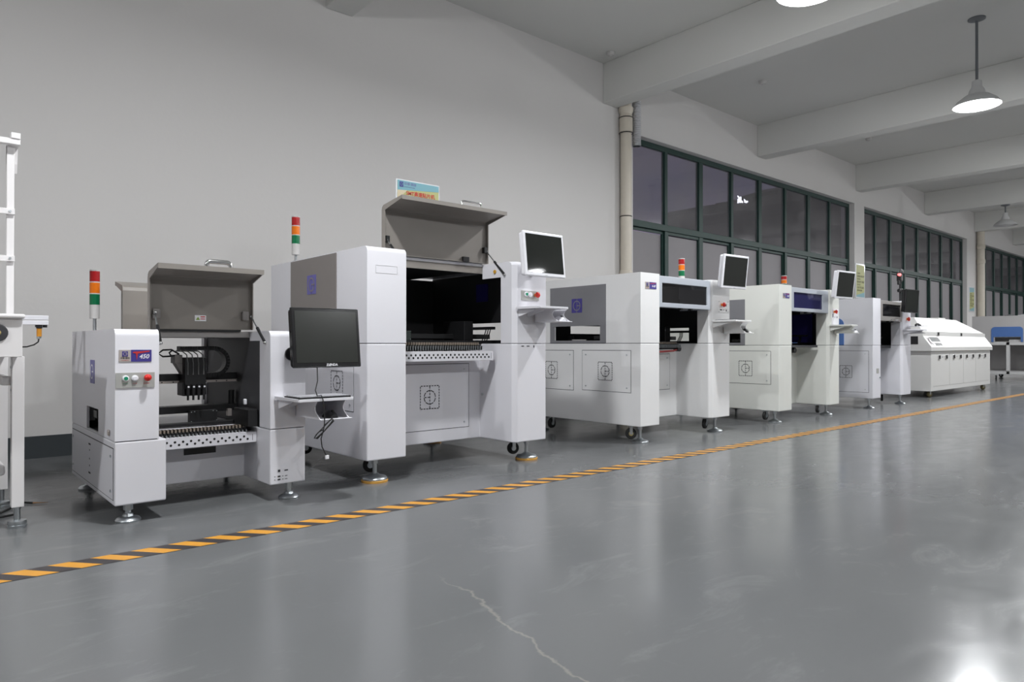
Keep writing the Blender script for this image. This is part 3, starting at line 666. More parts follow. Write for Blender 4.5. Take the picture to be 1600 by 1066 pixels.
usb_ports(m1, [(1.430, .153, .012, .012), (1.468, .153, .018, .006), (1.430, .125, .014, .007), (1.468, .125, .012, .003), (1.430, .109, .014, .007), (1.468, .109, .012, .003), (1.408, .125, .004, .004), (1.408, .109, .004, .004), (1.45, .125, .004, .004), (1.45, .109, .004, .004)], 3.44)
MB().box(1.075, 1.234, 3.798, 3.80, .226, .258).build('black_slot', BLACK, m1)
perforated_rail(m1, .900, 1.383, 3.62, .286, .342, 13, WHITE)
feeders(m1, .925, 1.345, 3.66, .348, 24, 1.0)
MB().box(.87, 1.37, 3.80, 4.40, .335, .365).box(.87, 1.382, 3.66, 3.86, .30, .335).build('machine_deck', BLACK, m1)
MB().box(.88, 1.378, 3.82, 3.87, .372, .39).box(.705, 1.55, 3.92, 4.0, .432, .470).build('deck_rail', BLACK, m1, bevel=.003)
MB().box(1.125, 1.262, 3.86, 3.91, .385, .448).build('vision_box', BLACK, m1, bevel=.002)
for dx, dz in ((.004, .006), (.004, .056), (.133, .006), (.133, .056), (.02, .058), (.115, .058)): MB().cyl((1.125 + dx, 3.86, .385 + dz), (1.125 + dx, 3.857, .385 + dz), .003, n=8).build('vision_screw', ZINC, m1)
MB().box(1.315, 1.335, 3.85, 3.88, .41, .448).build('limit_switch', STEEL, m1)
MB().box(1.362, 1.378, 3.74, 3.76, .475, .505).build('white_plug', BEZW, m1, bevel=.004)
MB().box(1.33, 1.382, 3.60, 3.80, .37, .46).build('drive_block', BLACK, m1, bevel=.003)
MB().cyl((1.365, 3.95, .47), (1.365, 3.95, .545), .016).build('post', BLACK, m1, smooth=True)
g = MB().box(.71, 1.50, 3.93, 3.99, .592, .642).build('gantry_beam', BLACK, m1, bevel=.004)
MB().box(.75, 1.435, 3.918, 3.93, .593, .606).build('linear_rail', STEEL, g)
for k in range(12): MB().cyl((.78 + k * .055, 3.9175, .5995), (.78 + k * .055, 3.9165, .5995), .0035, n=8).build('rail_screw', BLACK, g)
MB().box(1.44, 1.475, 3.88, 4.0, .585, .665).box(1.46, 1.51, 3.86, 4.0, .572, .61).build('gantry_bracket', BLACK, g, bevel=.003)
hd_ = MB().box(1.085, 1.19, 3.82, 3.93, .565, .73).box(1.078, 1.19, 3.83, 3.93, .50 + .03, .60).build('placement_head', BLACK, m1, bevel=.003)
MB().box(1.045, 1.085, 3.86, 3.93, .70, .745).prism([(1.05, .70), (1.085, .70), (1.085, .64)], 3.86, 3.92, 'y').build('head_camera', HOODT, hd_, bevel=.003)
for k in range(4):
    xx = 1.099 + k * .0265
    nz = MB().cyl((xx, 3.815, .535), (xx, 3.815, .59), .0105, n=12).cyl((xx, 3.815, .508), (xx, 3.815, .535), .0055, n=10).build('nozzle', BLACK, hd_, smooth=True)
    MB().cyl((xx, 3.812, .578), (xx, 3.803, .578), .005, n=10).build('nozzle_fitting', BEZW, hd_)
    a0 = Vector((xx - .01, 3.84, .765))
    MB().tube([(xx - .045, 3.87, .765), (xx - .02, 3.845, .763), (xx - .004, 3.825, .745), (xx, 3.818, .70), (xx, 3.818, .64)], .0032, 6).build('air_hose', mat('grey_hose', (.16, .16, .16), .4), hd_, smooth=True)
chain(m1, [(1.075, 3.87, .778), (1.25, 3.87, .778)] + arc(1.25, .706, .072, 90, -90, 3.87) + [(1.12, 3.87, .634)], .06, .022)
MB().tube([(1.07, 3.87, .748), (1.03, 3.86, .772), (.99, 3.86, .770), (.968, 3.86, .752), (.99, 3.86, .736), (1.03, 3.86, .738), (1.07, 3.87, .745)], .0045, 8).tube([(1.03, 3.87, .742), (1.02, 3.86, .756), (1.035, 3.86, .768)], .004, 8).build('wire_loop', BLACK, m1, smooth=True)
for x_, y_ in ((.754, 3.50), (1.499, 3.48), (.76, 4.42), (1.50, 4.42)): foot(m1, x_, y_, .086, .052)
kb_tray(m1, 1.405, 1.692, 3.15, 3.436, .527, .432, 1.515, 1.668, WHITE)
monitor(1.425, .372, .305, 3.285, .680, 7, BEZB, SCREEN1, 'black monitor on the smallest machine at the left', (1.49, 3.435, .75), 'EVINDA')
kt = thing('keyboard', (1.53, 3.27, .528), 'thin grey and black keyboard on the tray under the black monitor', 'keyboard')
MB().box(1.41, 1.685, 3.158, 3.33, .5275, .5425).build('keyboard_base', BLACK, kt, bevel=.002)
kg = mat('grey_keys', (.42, .42, .45), .5)
kb_ = MB()
for r_ in range(6):
    for k in range(18): kb_.box(1.418 + k * .0146, 1.418 + k * .0146 + .0125, 3.166 + r_ * .0265, 3.166 + r_ * .0265 + .0225, .5425, .546)
kb_.build('keys', kg, kt, kind='stuff')
mouse(1.60, 3.22, .4325, BEZB, 'black mouse on the shelf under the black monitor')
cb = MB()
pts = [(1.565, 3.29, .70), (1.525, 3.20, .62), (1.497, 3.165, .575), (1.50, 3.15, .548), (1.515, 3.14, .552), (1.523, 3.137, .53), (1.532, 3.137, .46), (1.532, 3.14, .40), (1.515, 3.14, .34), (1.52, 3.14, .30), (1.545, 3.145, .255)]
cb.tube(pts, .0028, 8)
cb.tube([(1.53, 3.142, .385), (1.50, 3.14, .372), (1.483, 3.14, .352), (1.49, 3.14, .345), (1.53, 3.14, .375), (1.568, 3.14, .415), (1.578, 3.14, .43), (1.57, 3.14, .433), (1.53, 3.14, .398), (1.49, 3.14, .362), (1.482, 3.145, .345), (1.497, 3.142, .342), (1.55, 3.142, .392), (1.583, 3.142, .422), (1.575, 3.142, .436), (1.53, 3.142, .402)], .0028, 8)
ct = thing('cable', (1.53, 3.14, .25), 'black monitor cable dangling in a tied loop over the first tray', 'cable')
cb.build('cable_wire', RUB, ct, smooth=True)
MB().box(1.540, 1.557, 3.139, 3.151, .238, .256).build('cable_plug', BEZW, ct, bevel=.001)

# ================================================================== shared build of the four taller machines
def tall_machine(P, m, label, name='pick_and_place_machine'):
    r = thing(name, ((P['x0'] + P['x1']) / 2, 4.1, 0), label, 'machine', 'white assembly machines in a row')
    lower_body(r, P, m)
    return r
def tall_feet(r, P, fx, pad, casters=GOLD, rr=.07):
    for x in fx: foot(r, x, 3.56, P['z0'], rr, pad)
    for x in (P['x0'] + .1, P['x1'] - .1): foot(r, x, P['yb'] - .12, P['z0'], rr, pad)
def interior(r, P, m_dark, slots=()):
    x0, x1, xl, xr, ym, yb, zs, zt = [P[k] for k in ('x0', 'x1', 'xl', 'xr', 'ym', 'yb', 'zs', 'zt')]
    # side liner of the right housing, rear wall with open slot, roof liner, deck, gantry
    MB().grid((x0 + .02, x1 - .02), (zs + .004, zt - .03), slots, yb - .02, yb - .008, 'y').build('rear_wall', m_dark, r)
    MB().box(xl - .02, xr + .02, ym + .02, yb - .02, zt - .035, zt - .025).build('roof_liner', m_dark, r)
    d = MB().box(x0 + .03, x1 - .03, ym - .02, yb - .05, zs + .002, zs + .022).build('machine_deck', BLACK, r)
    MB().box(xl - .1, x1 - .05, ym + .18, ym + .26, zs + .035, zs + .07).box(xl - .1, x1 - .05, ym + .5, ym + .58, zs + .035, zs + .07).build('deck_rail', BLACK, r, bevel=.004)
    MB().box(x0 + .03, xl + .34, ym + .32, ym + .40, zs + .16, zs + .215).build('gantry_beam', BLACK, r, bevel=.004)
    MB().box(x0 + .03, xl + .28, ym + .312, ym + .32, zs + .18, zs + .19).build('linear_rail', LINER, r)
    MB().box(xl + .28, xl + .37, ym + .30, ym + .42, zs + .13, zs + .20).build('gantry_bracket', BLACK, r, bevel=.004)
    MB().box(xr - .10, xr - .02, ym + .05, ym + .30, zs + .022, zs + .16).build('drive_block', BLACK, r, bevel=.004)
    MB().box(xr + .03, xr + .06, ym - .1, ym + .3, zs + .10, zs + .12).build('side_arm', BLACK, r)
    MB().box(xl + .03, xl + .30, ym + .04, ym + .10, zs + .022, zs + .085).build('vision_box', mat('dark_green_box', (.012, .02, .017), .5), r, bevel=.003)
    for k in range(3): MB().tube([(xr + .02 + k * .02, ym, zs + .02), (xr + .03 + k * .02, ym - .02, zs + .07), (xr + .06 + k * .02, ym, zs + .11)], .004, 6).build('hose', BLACK, r, smooth=True)
    nb = MB()
    for k in range(4):
        xx = xl + .06 + k * .035
        nb.cyl((xx, ym + .26, zs + .10), (xx, ym + .26, zs + .17), .010, n=10).cyl((xx, ym + .26, zs + .085), (xx, ym + .26, zs + .10), .004, n=8)
    nb.build('nozzles', BLACK, r, smooth=True)

# ------------------------------------------------------------------ machine two: tall, lid open
P2 = dict(x0=1.945, x1=3.342, xl=2.203, xr=3.050, yf=3.46, ym=3.83, yb=4.82, z0=.14, zs=.803, zt=1.358)
m2 = tall_machine(P2, WHITE, 'tallest near white machine, taupe lid raised high and white monitor at its right')
towers(m2, P2, WHITE, rt=.03, right_holes=[(3.885, 4.427, .83, .96)], band=.10)
# inner face of the right tower: white sheet with the opening into the dark housing
MB().box(3.0502, 3.056, 3.56, 3.60, .81, 1.26).build('inner_sheet', WHITE, m2)
interior(m2, P2, DARK)
MB().box(P2['xl'], P2['xr'], 3.80, 4.80, 1.345, 1.368).build('roof_sheet', WHITE, m2, bevel=.003)
MB().box(P2['xl'], P2['xr'], 3.80, 3.812, 1.295, 1.345).build('front_fascia', LIDM, m2, bevel=.002)
MB().box(1.939, 1.945, 3.824, 4.478, .809, 1.352).build('taupe_side_panel', TAUPE, m2, bevel=.002)
badge(on_left(1.9388, 4.155, 1.18), .125, .122, m2, m=mat('mid_indigo', (.11, .10, .36), .4), line=TAUPE)
l2 = lid(m2, 2.24, 3.075, 3.80, 1.366, 1.672, .235, .030, LIDM)
handle(l2, 2.695, 2.86, 3.575, 1.700, .03, .006)
MB().box(2.86, 2.91, 3.77, 3.80, 1.366, 1.40).box(2.35, 2.40, 3.77, 3.80, 1.366, 1.40).build('hinge', BLACK, l2)
for xx in (2.262, 3.05): MB().box(xx - .012, xx + .012, 3.76, 3.79, 1.44, 1.48).build('strut_block', BLACK, l2)
gas_strut(m2, (3.046, 3.555, 1.272), (3.062, 3.77, 1.452)); gas_strut(m2, (2.21, 3.60, 1.36), (2.262, 3.77, 1.455))
MB().cyl((3.049, 3.66, 1.30), (3.043, 3.66, 1.30), .013, n=16).build('warning_sticker', mat('amber_sticker', (.55, .3, .03), .5), m2)
signal(m2, 1.985, 4.50, 1.358, 1.668, .0275, .05)
# recessed blank plate on the left tower
MB().grid((2.000, 2.143), (1.206, 1.252), [(2.002, 2.141, 1.208, 1.250)], 3.459, 3.4605, 'y').build('blank_plate_edge', mat('faint_line', (.55, .55, .57), .5), m2)
cp = MB().box(3.109, 3.272, 3.456, 3.46, 1.098, 1.162).build('button_plate', PLATE, m2)
buttons(m2, [(3.153, 1.139, 'g'), (3.191, 1.137, 'w'), (3.238, 1.137, 'e')], 3.456, .0145)
MB().box(3.316, 3.321, 4.07, 4.21, 1.125, 1.26).build('inner_badge', PURPLE, m2)
MB().cyl((3.329, 3.66, .93), (3.30, 3.66, .93), .018).cyl((3.329, 3.70, .93), (3.30, 3.70, .93), .018).build('pressure_gauge', mat('amber_brass', (.25, .10, .02), .4), m2, smooth=True)
perforated_rail(m2, 2.205, 3.010, 3.63, .690, .756, 24, WHITE)
feeders(m2, 2.21, 2.935, 3.67, .782, 38, 1.1)
MB().box(2.21, 2.93, 3.70, 3.82, .74, .757).build('red_strip', mat('dark_red_strip', (.12, .02, .02), .5), m2)
door(m2, on_front(2.63, 3.83, .446), .638, .436, WHITE, screw_list=[(1, 1), (1, -1)])
stencil(on_front(2.622, 3.83 - .002, .446), .150, .152, m2, flip=-1)
door(m2, on_left(1.945, 4.0, .565), .77, .31, WHITE, screw_list=[(1, -1), (1, 1)])
stencil(on_left(1.945 - .002, 3.818, .567), .148, .145, m2)
MB().cyl((3.05, 3.80, .448), (3.044, 3.80, .448), .010, n=12).build('door_lock', ZINC, m2)
usb_ports(m2, [(3.112, .787, .003, .006), (3.124, .787, .014, .007), (3.136, .787, .003, .006), (3.162, .787, .003, .006), (3.174, .787, .014, .007), (3.186, .787, .003, .006), (3.227, .785, .008, .016)], 3.46)
tall_feet(m2, P2, (2.052, 3.250), True, rr=.072)
caster(m2, 2.10, 3.70, .030, ztop=.139, yaw=-.35); caster(m2, 3.20, 3.645, .030, ztop=.139, yaw=-.3); caster(m2, 2.11, 4.61, .030, ztop=.139, yaw=-.3)
kb_tray(m2, 3.06, 3.315, 3.22, 3.455, 1.040, .953, 3.227, 3.335, WHITE)
monitor(2.985, .365, .296, 3.30, 1.243, 6, BEZW, SCREEN, 'white monitor on the tall machine with the raised lid', (3.2, 3.455, 1.30))
mouse(3.285, 3.28, .953, BEZW, 'white mouse on the shelf of the tall machine with the raised lid')

# ------------------------------------------------------------------ sign on machine two
sg = thing('product_sign', (2.775, 4.2, 1.37), 'upright teal and lime product sign behind the highest raised lid', 'sign')
MB().box(2.591, 2.962, 4.2, 4.21, 1.37, 1.972).build('sign_board', ACR, sg, bevel=.002)
sh = MB().box(2.60, 2.953, 4.198, 4.2, 1.38, 1.964).build('printed_sheet', LIME, sg)
MB().prism([(2.60, 1.964), (2.953, 1.964), (2.953, 1.922), (2.60, 1.893)], 4.1968, 4.198, 'y').build('teal_header', TEAL, sh)
MB().prism([(2.60, 1.893), (2.68, 1.899), (2.60, 1.82)], 4.1968, 4.198, 'y').build('sand_patch', SAND, sh)
badge(on_front(2.632, 4.1965, 1.936), .030, .036, sg, line=TEAL)
lettering('华维·国创', .024, mat('purple_print', (.13, .1, .3), .5), sh, on_front(2.655, 4.1965, 1.943), align='LEFT', depth=.0003)
lettering('HUAWEI GUOCHUANG', .0085, mat('purple_print', (.13, .1, .3), .5), sh, on_front(2.655, 4.1965, 1.922), align='LEFT', depth=.0003)
lettering('SMT高速贴片机', .036, RTXT, sh, on_front(2.672, 4.1965, 1.878), align='LEFT', depth=.0003, bold=.0006)
MB().box(2.62, 2.93, 4.17, 4.24, 1.368, 1.376).build('sign_base', ACR, sg)

def closed_hood(r, x0, x1, z0, z1, win, m, acr, yf=3.462, depth=.32):
    """hood: framed front with a see-through window, returns at both ends and a top sheet"""
    h = MB().grid((x0 + .003, x1 - .003), (z0, z1), [win], yf, yf + .012, 'y')
    h.box(x0 + .003, x1 - .003, yf + .012, yf + depth, z1 - .012, z1)
    h.box(x0 + .003, x0 + .012, yf + .012, yf + depth, z0, z1 - .012).box(x1 - .012, x1 - .003, yf + .012, yf + depth, z0, z1 - .012)
    h.prism([(yf + .012, z0), (yf + .06, z0), (yf + .06, z0 + .006), (yf + .012, z0 + .006)], x0 + .012, x1 - .012, 'x')
    o = h.build('front_hood', m, r, bevel=.003)
    MB().box(win[0] - .006, win[1] + .006, yf + .0125, yf + .0155, win[2] - .006, win[3] + .006).build('hood_window', acr, o)
    for xx in (x0 + (x1 - x0) * .42, x0 + (x1 - x0) * .62): MB().box(xx, xx + .03, yf + .01, yf + .045, z0 - .014, z0).build('hood_latch', BLACK, o, bevel=.003)
    return o
def side_inset(r, P, ya, yb_, z0, z1, win, m):
    x = P['x0']
    MB().grid((ya, yb_), (z0, z1), [win], x - .004, x, 'x').build('grey_side_panel', m, r)
def common_right(r, P, panel, mtype, tz, zs_, mouse_m, label_mouse, mtilt, mon, white, screws=True):
    pass

# ------------------------------------------------------------------ machine three
P3 = dict(x0=4.389, x1=5.687, xl=4.634, xr=5.383, yf=3.46, ym=3.83, yb=4.82, z0=.14, zs=.806, zt=1.376)
m3 = tall_machine(P3, WHITE2, 'middle white machine with slate-grey logo side panel and closed blue-grey hood')
W3 = (3.885, 4.427, .831, .958)
towers(m3, P3, WHITE2, side_holes=[W3], right_holes=[W3], band=.16)
side_inset(m3, P3, 3.822, 4.484, .810, 1.304, W3, GREYP)
badge(on_left(4.3848, 4.151, 1.135), .122, .122, m3, line=GREYP)
interior(m3, P3, DARK, slots=[(4.98, 5.44, .905, .985), (5.0, 5.22, .84, .878)])
closed_hood(m3, 4.634, 5.383, 1.106, 1.364, (4.676, 5.328, 1.144, 1.306), HOODM, SMOKE)
MB().box(4.634, 5.383, 3.78, 4.80, 1.345, 1.364).build('roof_sheet', HOODM, m3)
nameplate(m3, 4.447, 4.59, 3.46, 1.248, 1.302, '4-4F')
signal(m3, 5.585, 3.91, 1.376, 1.620, .030, .01)
door(m3, on_left(4.389, 3.824, .578), .530, .338, WHITE2); stencil(on_left(4.387, 3.83, .575), .152, .150, m3)
door(m3, on_left(4.389, 4.45, .572), .505, .345, WHITE2); stencil(on_left(4.387, 4.468, .568), .150, .152, m3)
door(m3, on_front(5.0, 3.83, .55), .56, .32, WHITE2, screw_list=[(1, 1), (1, -1)])
bpn = MB().box(5.505, 5.665, 3.457, 3.46, 1.088, 1.194).build('button_plate', WHITE2, m3)
buttons(m3, [(5.553, 1.158, 'e')], 3.457, .016)
usb_ports(m3, [(5.625, 1.157, .014, .024), (5.54, 1.112, .03, .010), (5.585, 1.112, .02, .004), (5.628, 1.108, .014, .018), (5.512, 1.187, .006, .006), (5.658, 1.187, .006, .006), (5.512, 1.095, .006, .006), (5.658, 1.095, .006, .006)], 3.457)
feeders(m3, 4.64, 5.16, 3.64, .790, 26, 1.1)
MB().box(4.64, 5.17, 3.66, 3.82, .755, .768).build('feeder_bank', BLACK, m3)
MB().tube([(4.64, 3.64, .742), (4.9, 3.64, .735), (5.08, 3.64, .742), (5.15, 3.65, .755)], .009, 8).build('red_cable', mat('dull_red_cable', (.25, .03, .03), .5), m3, smooth=True)
MB().cyl((5.155, 3.63, .762), (5.155, 3.68, .762), .026).build('end_roller', BLACK, m3, smooth=True)
tall_feet(m3, P3, (4.507, 5.60), False, rr=.068)
caster(m3, 4.44, 3.60, .028, .045, hub=GOLD, ztop=.139, yaw=-.75); caster(m3, 5.50, 3.60, .028, .045, ztop=.139, yaw=.25); caster(m3, 4.47, 4.55, .03, .045, ztop=.139, yaw=.1)
kb_tray(m3, 5.39, 5.645, 3.22, 3.455, 1.004, .902, 5.57, 5.66, WHITE2)
monitor(5.335, .360, .297, 3.305, 1.292, -6.5, BEZW, SCREEN, 'white monitor on the middle machine with the grey logo panel', (5.58, 3.455, 1.36), yaw=-4)
mouse(5.625, 3.30, .902, BEZB, 'black mouse on the shelf of the middle machine')
kt = thing('keyboard', (5.47, 3.35, 1.004), 'dark keyboard lying on the tray of the middle machine', 'keyboard')
MB().box(5.40, 5.60, 3.24, 3.44, 1.004, 1.016).build('keyboard_base', BLACK, kt, bevel=.002)
MB().box(5.41, 5.59, 3.25, 3.43, 1.016, 1.019).build('keys', LINER, kt)

# ------------------------------------------------------------------ machine four
P4 = dict(x0=6.600, x1=7.972, xl=6.864, xr=7.711, yf=3.46, ym=3.83, yb=4.82, z0=.122, zs=.787, zt=1.408)
m4 = tall_machine(P4, WHITE3, 'warm white machine with indigo-tinted hood window, second from the low oven')
W4 = (3.885, 4.427, .815, .925)
towers(m4, P4, WHITE3, side_holes=[W4], right_holes=[W4], band=.2)
side_inset(m4, P4, 3.834, 4.484, .792, 1.27, W4, GREYP)
badge(on_left(6.5958, 4.151, 1.13), .122, .122, m4, line=GREYP)
interior(m4, P4, DARK)
MB().box(7.93, 7.945, 3.75, 4.3, .82, 1.15).build('blue_inner_panel', PURPLE, m4)
closed_hood(m4, 6.864, 7.711, 1.144, 1.392, (6.92, 7.57, 1.18, 1.342), HOODM, BLUEACR)
MB().box(6.864, 7.711, 3.78, 4.80, 1.37, 1.392).build('roof_sheet', HOODM, m4)
nameplate(m4, 6.679, 6.815, 3.46, 1.272, 1.322, '4-4F')
signal(m4, 7.79, 4.02, 1.408, 1.608, .032, .01)
door(m4, on_left(6.6, 3.87, .56), .64, .335, WHITE3, screw_list=[(1, 1), (1, -1)]); stencil(on_left(6.598, 3.828, .548), .150, .155, m4)
bpn = MB().box(7.79, 7.955, 3.457, 3.46, 1.02, 1.20).build('button_plate', BEZW, m4)
buttons(m4, [(7.84, 1.165, 'e')], 3.457, .016)
usb_ports(m4, [(7.915, 1.155, .014, .024), (7.86, 1.105, .008, .012), (7.915, 1.105, .014, .02), (7.81, 1.12, .015, .04)], 3.457)
MB().box(6.87, 7.66, 3.56, 3.80, .765, .787).build('feeder_bank', LINER, m4, bevel=.003)
MB().cyl((7.22, 3.60, .735), (7.22, 3.66, .735), .03).build('end_roller', BLACK, m4, smooth=True)
MB().box(6.90, 7.05, 3.9, 3.95, .92, .96).build('white_cover', BEZW, m4, bevel=.004)
MB().cyl((7.0, 3.75, .83), (7.35, 3.8, .875), .006).build('arm_rod', ZINC, m4, smooth=True)
tall_feet(m4, P4, (6.703, 7.867), False, rr=.066)
caster(m4, 6.62, 3.62, .025, .042, ztop=.121, yaw=0); caster(m4, 7.74, 3.60, .025, .042, ztop=.121, yaw=.2)
kb_tray(m4, 7.72, 7.88, 3.22, 3.455, 1.006, .925, 7.83, 7.905, WHITE3)
monitor(7.575, .370, .305, 3.305, 1.30, -7, BEZW, SCREEN, 'white monitor on the warm white machine, tilted forward before the second window', (7.84, 3.455, 1.36), yaw=-5)
mouse(7.872, 3.27, .925, BEZW, 'white mouse on the shelf of the warm white machine')

# ------------------------------------------------------------------ machine five
P5 = dict(x0=8.918, x1=10.162, xl=9.155, xr=9.868, yf=3.46, ym=3.83, yb=4.82, z0=.13, zs=.785, zt=1.372)
m5 = tall_machine(P5, WHITE4, 'lilac-white machine with blue side cover, farthest of the placement machines')
W5 = (3.87, 4.42, .80, .93)
towers(m5, P5, WHITE4, side_holes=[W5], band=.2)
b = MB(); x = 8.914
ys = [3.808] * 2
pts = [(3.808, .789), (3.808, 1.05)] + [(3.808 + .08 - .08 * math.cos(a), 1.05 + .08 * math.sin(a)) for a in (.4, .8, 1.2, 1.57)] + [(4.40, 1.13)] + [(4.40 + .08 * math.sin(a), 1.05 + .08 * math.cos(a)) for a in (.4, .8, 1.2, 1.57)] + [(4.48, .789), (4.42, .789), (4.42, .93), (3.87, .93), (3.87, .789)]
b.prism(pts, 8.912, 8.918, 'x').build('blue_side_cover', BLUE, m5, label='blue arched cover')
interior(m5, P5, DARK)
h5 = closed_hood(m5, 9.155, 9.868, 1.096, 1.352, (9.235, 9.825, 1.155, 1.308), HOODT, DKACR)
MB().box(9.155, 9.868, 3.78, 4.80, 1.335, 1.352).build('roof_sheet', WHITE4, m5)
handle(h5, 9.48, 9.66, 3.455, 1.112, .03, .008, d=(0, -1, 0))
door(m5, on_left(8.918, 3.90, .46), .775, .51, WHITE4, screw_list=[(1, 1), (1, -1)]); stencil(on_left(8.916, 3.785, .455), .150, .150, m5)
MB().box(9.02, 9.09, 3.456, 3.46, .44, .50).build('mains_switch', PLATE, m5, bevel=.002)
MB().cyl((9.12, 3.46, .388), (9.12, 3.45, .388), .01, n=10).build('key_lock', ZINC, m5)
buttons(m5, [(10.03, 1.135, 'e')], 3.46, .022)
MB().box(9.16, 9.86, 3.60, 3.82, .75, .785).build('feeder_bank', BLACK, m5)
tall_feet(m5, P5, (9.05, 10.06), False, rr=.062)
caster(m5, 9.93, 3.74, .03, .045, ztop=.129)
kb_tray(m5, 9.87, 10.03, 3.22, 3.455, .985, .945, 9.985, 10.01, WHITE4)
MB().box(10.0, 10.16, 3.24, 3.45, 1.035, 1.041).build('second_shelf', WHITE4, m5)
monitor(9.545, .375, .30, 3.305, 1.205, -4, BEZB, SCREEN, 'black monitor on the farthest placement machine before the oven', (9.95, 3.455, 1.28), yaw=-4)
t = thing('barcode_scanner', (10.06, 3.34, 1.041), 'small black handset on the upper shelf of the farthest placement machine', 'handset')
MB().tube([(9.99, 3.34, 1.05), (10.03, 3.34, 1.066), (10.08, 3.34, 1.066), (10.13, 3.34, 1.050)], .014, 8).build('handset_grip', RUB, t, smooth=True)
MB().cyl((10.13, 3.34, 1.042), (10.13, 3.34, 1.06), .02, n=12).build('handset_head', RUB, t)
t = thing('warning_light', (10.10, 3.565, 1.372), 'black pole with round warning light on the farthest placement machine', 'warning light')
MB().cyl((10.1, 3.565, 1.372), (10.1, 3.565, 1.66), .014).build('pole', BLACK, t, smooth=True)
MB().lathe((10.1, 3.565, 1.50), [(0, 0), (.035, .005), (.04, .03), (.03, .05), (0, .055)], 14).build('clamp', BLACK, t, smooth=True)
MB().box(10.06, 10.14, 3.54, 3.60, 1.65, 1.77).box(10.02, 10.06, 3.55, 3.58, 1.60, 1.66).build('light_housing', BLACK, t, bevel=.01)
MB().lathe((10.1, 3.55, 1.775), [(0, .02), (.03, .015), (.045, 0), (.03, -.015), (0, -.02)], 14, axis=(0, -1, 0)).build('camera_dome', LINER, t, smooth=True)
MB().lathe((10.045, 3.55, 1.735), [(0, 0), (.02, .005), (.014, .05), (0, .06)], 12, axis=(-1, 0, 0)).build('red_beacon', mat('lit_red_beacon', (1, .12, .12), .3, emit=3), t, smooth=True, label='glowing red beacon')

# ================================================================== reflow oven
ov = thing('reflow_oven', (12.95, 4.2, 0), 'long low white oven with sloping hood lid at the end of the row', 'oven')
OW = mat('oven_enamel', (.66, .655, .64), .42, var=.012)
MB().box(11.46, 14.42, 3.625, 4.75, .095, .70).build('lower_cabinet', OW, ov, bevel=.006)
up = MB().prism([(3.60, .697), (3.60, .757), (3.712, .925), (3.712, .985), (4.66, .985), (4.66, .925), (4.78, .757), (4.78, .697)], 11.40, 14.47, 'x').build('upper_housing', OW, ov, bevel=.004)
b = MB()
lo = [(11.40, 3.716), (14.42, 3.716), (14.42, 4.66), (11.40, 4.66)]; hi = [(11.6, 3.90), (13.55, 3.90), (13.55, 4.45), (11.6, 4.45)]
A = [b.b.verts.new((x, y, .988)) for x, y in lo]; B = [b.b.verts.new((x, y, 1.215)) for x, y in hi]
b.b.faces.new(A); b.b.faces.new(B)
for k in range(4): b.b.faces.new([A[k], A[(k + 1) % 4], B[(k + 1) % 4], B[k]])
lidov = b.build('hood_lid', OW, ov, bevel=.006)
MB().box(13.0, 13.35, 4.0, 4.2, 1.213, 1.245).build('exhaust_stub', OW, lidov, bevel=.004)
for x in (11.80, 12.12, 12.47, 12.79, 13.10, 13.43, 13.78, 14.10):
    h_ = MB().box(x - .045, x + .045, 3.612, 3.626, .575, .632).build('door_latch', CHROME, ov, bevel=.002)
    MB().box(x - .03, x + .03, 3.609, 3.613, .592, .628).build('latch_recess', BLACK, h_)
for x in (11.95, 12.63, 13.27, 13.94): MB().cyl((x, 3.626, .605), (x, 3.619, .605), .009, n=10).build('key_lock', ZINC, ov)
for x in (12.03, 13.13):
    h_ = MB().box(x - .04, x + .04, 3.70, 3.714, .935, .985).build('lid_latch', CHROME, ov); MB().box(x - .025, x + .03, 3.697, 3.701, .945, .98).build('latch_recess', BLACK, h_)
for x in (12.28, 12.95, 13.60): MB().box(x - .002, x + .002, 3.6235, 3.626, .17, .66).build('door_seam', mat('soft_seam', (.35, .35, .34), .7), ov)
MB().box(11.55, 14.33, 3.6235, 3.626, .166, .170).build('kick_seam', mat('soft_seam', (.35, .35, .34), .7), ov)
# brand mark on the slope
nrm = Vector((0, -.168, .112)).normalized(); upv = Vector((0, .112, .168)).normalized()
Mo = frame((11.66, 3.656 + nrm.y * .001, .841 + nrm.z * .001), (1, 0, 0), upv)
lettering('K', .17, mat('dark_plum_print', (.06, .03, .05), .5), ov, Mo @ Matrix.Translation((-.14, 0, .001)), depth=.0004, bold=.004)
bs = MB()
for k in range(8):
    x = -.06 + k * .05; bs.prism([(x, .0), (x + .03, .0), (x + .02, .08), (x - .01, .08)], .001, .0022, 'z', Mo)
bs.build('logo_stripes', mat('grey_print', (.09, .1, .1), .5), ov)
lettering('SADIVAR', .075, mat('grey_print', (.09, .1, .1), .5), ov, Mo @ Matrix.Translation((.14, -.055, .001)), depth=.0004, bold=.001)
MB().box(11.394, 11.40, 3.78, 4.5, .80, .92).build('entry_slot', BLACK, ov)
for x, y in ((11.62, 3.70), (14.28, 3.70), (11.62, 4.6), (14.28, 4.6)): caster(ov, x, y, 0, .045, m=mat('brass_tyre', (.12, .10, .045), .5), hub=GOLD, ztop=.096, yaw=-.45)

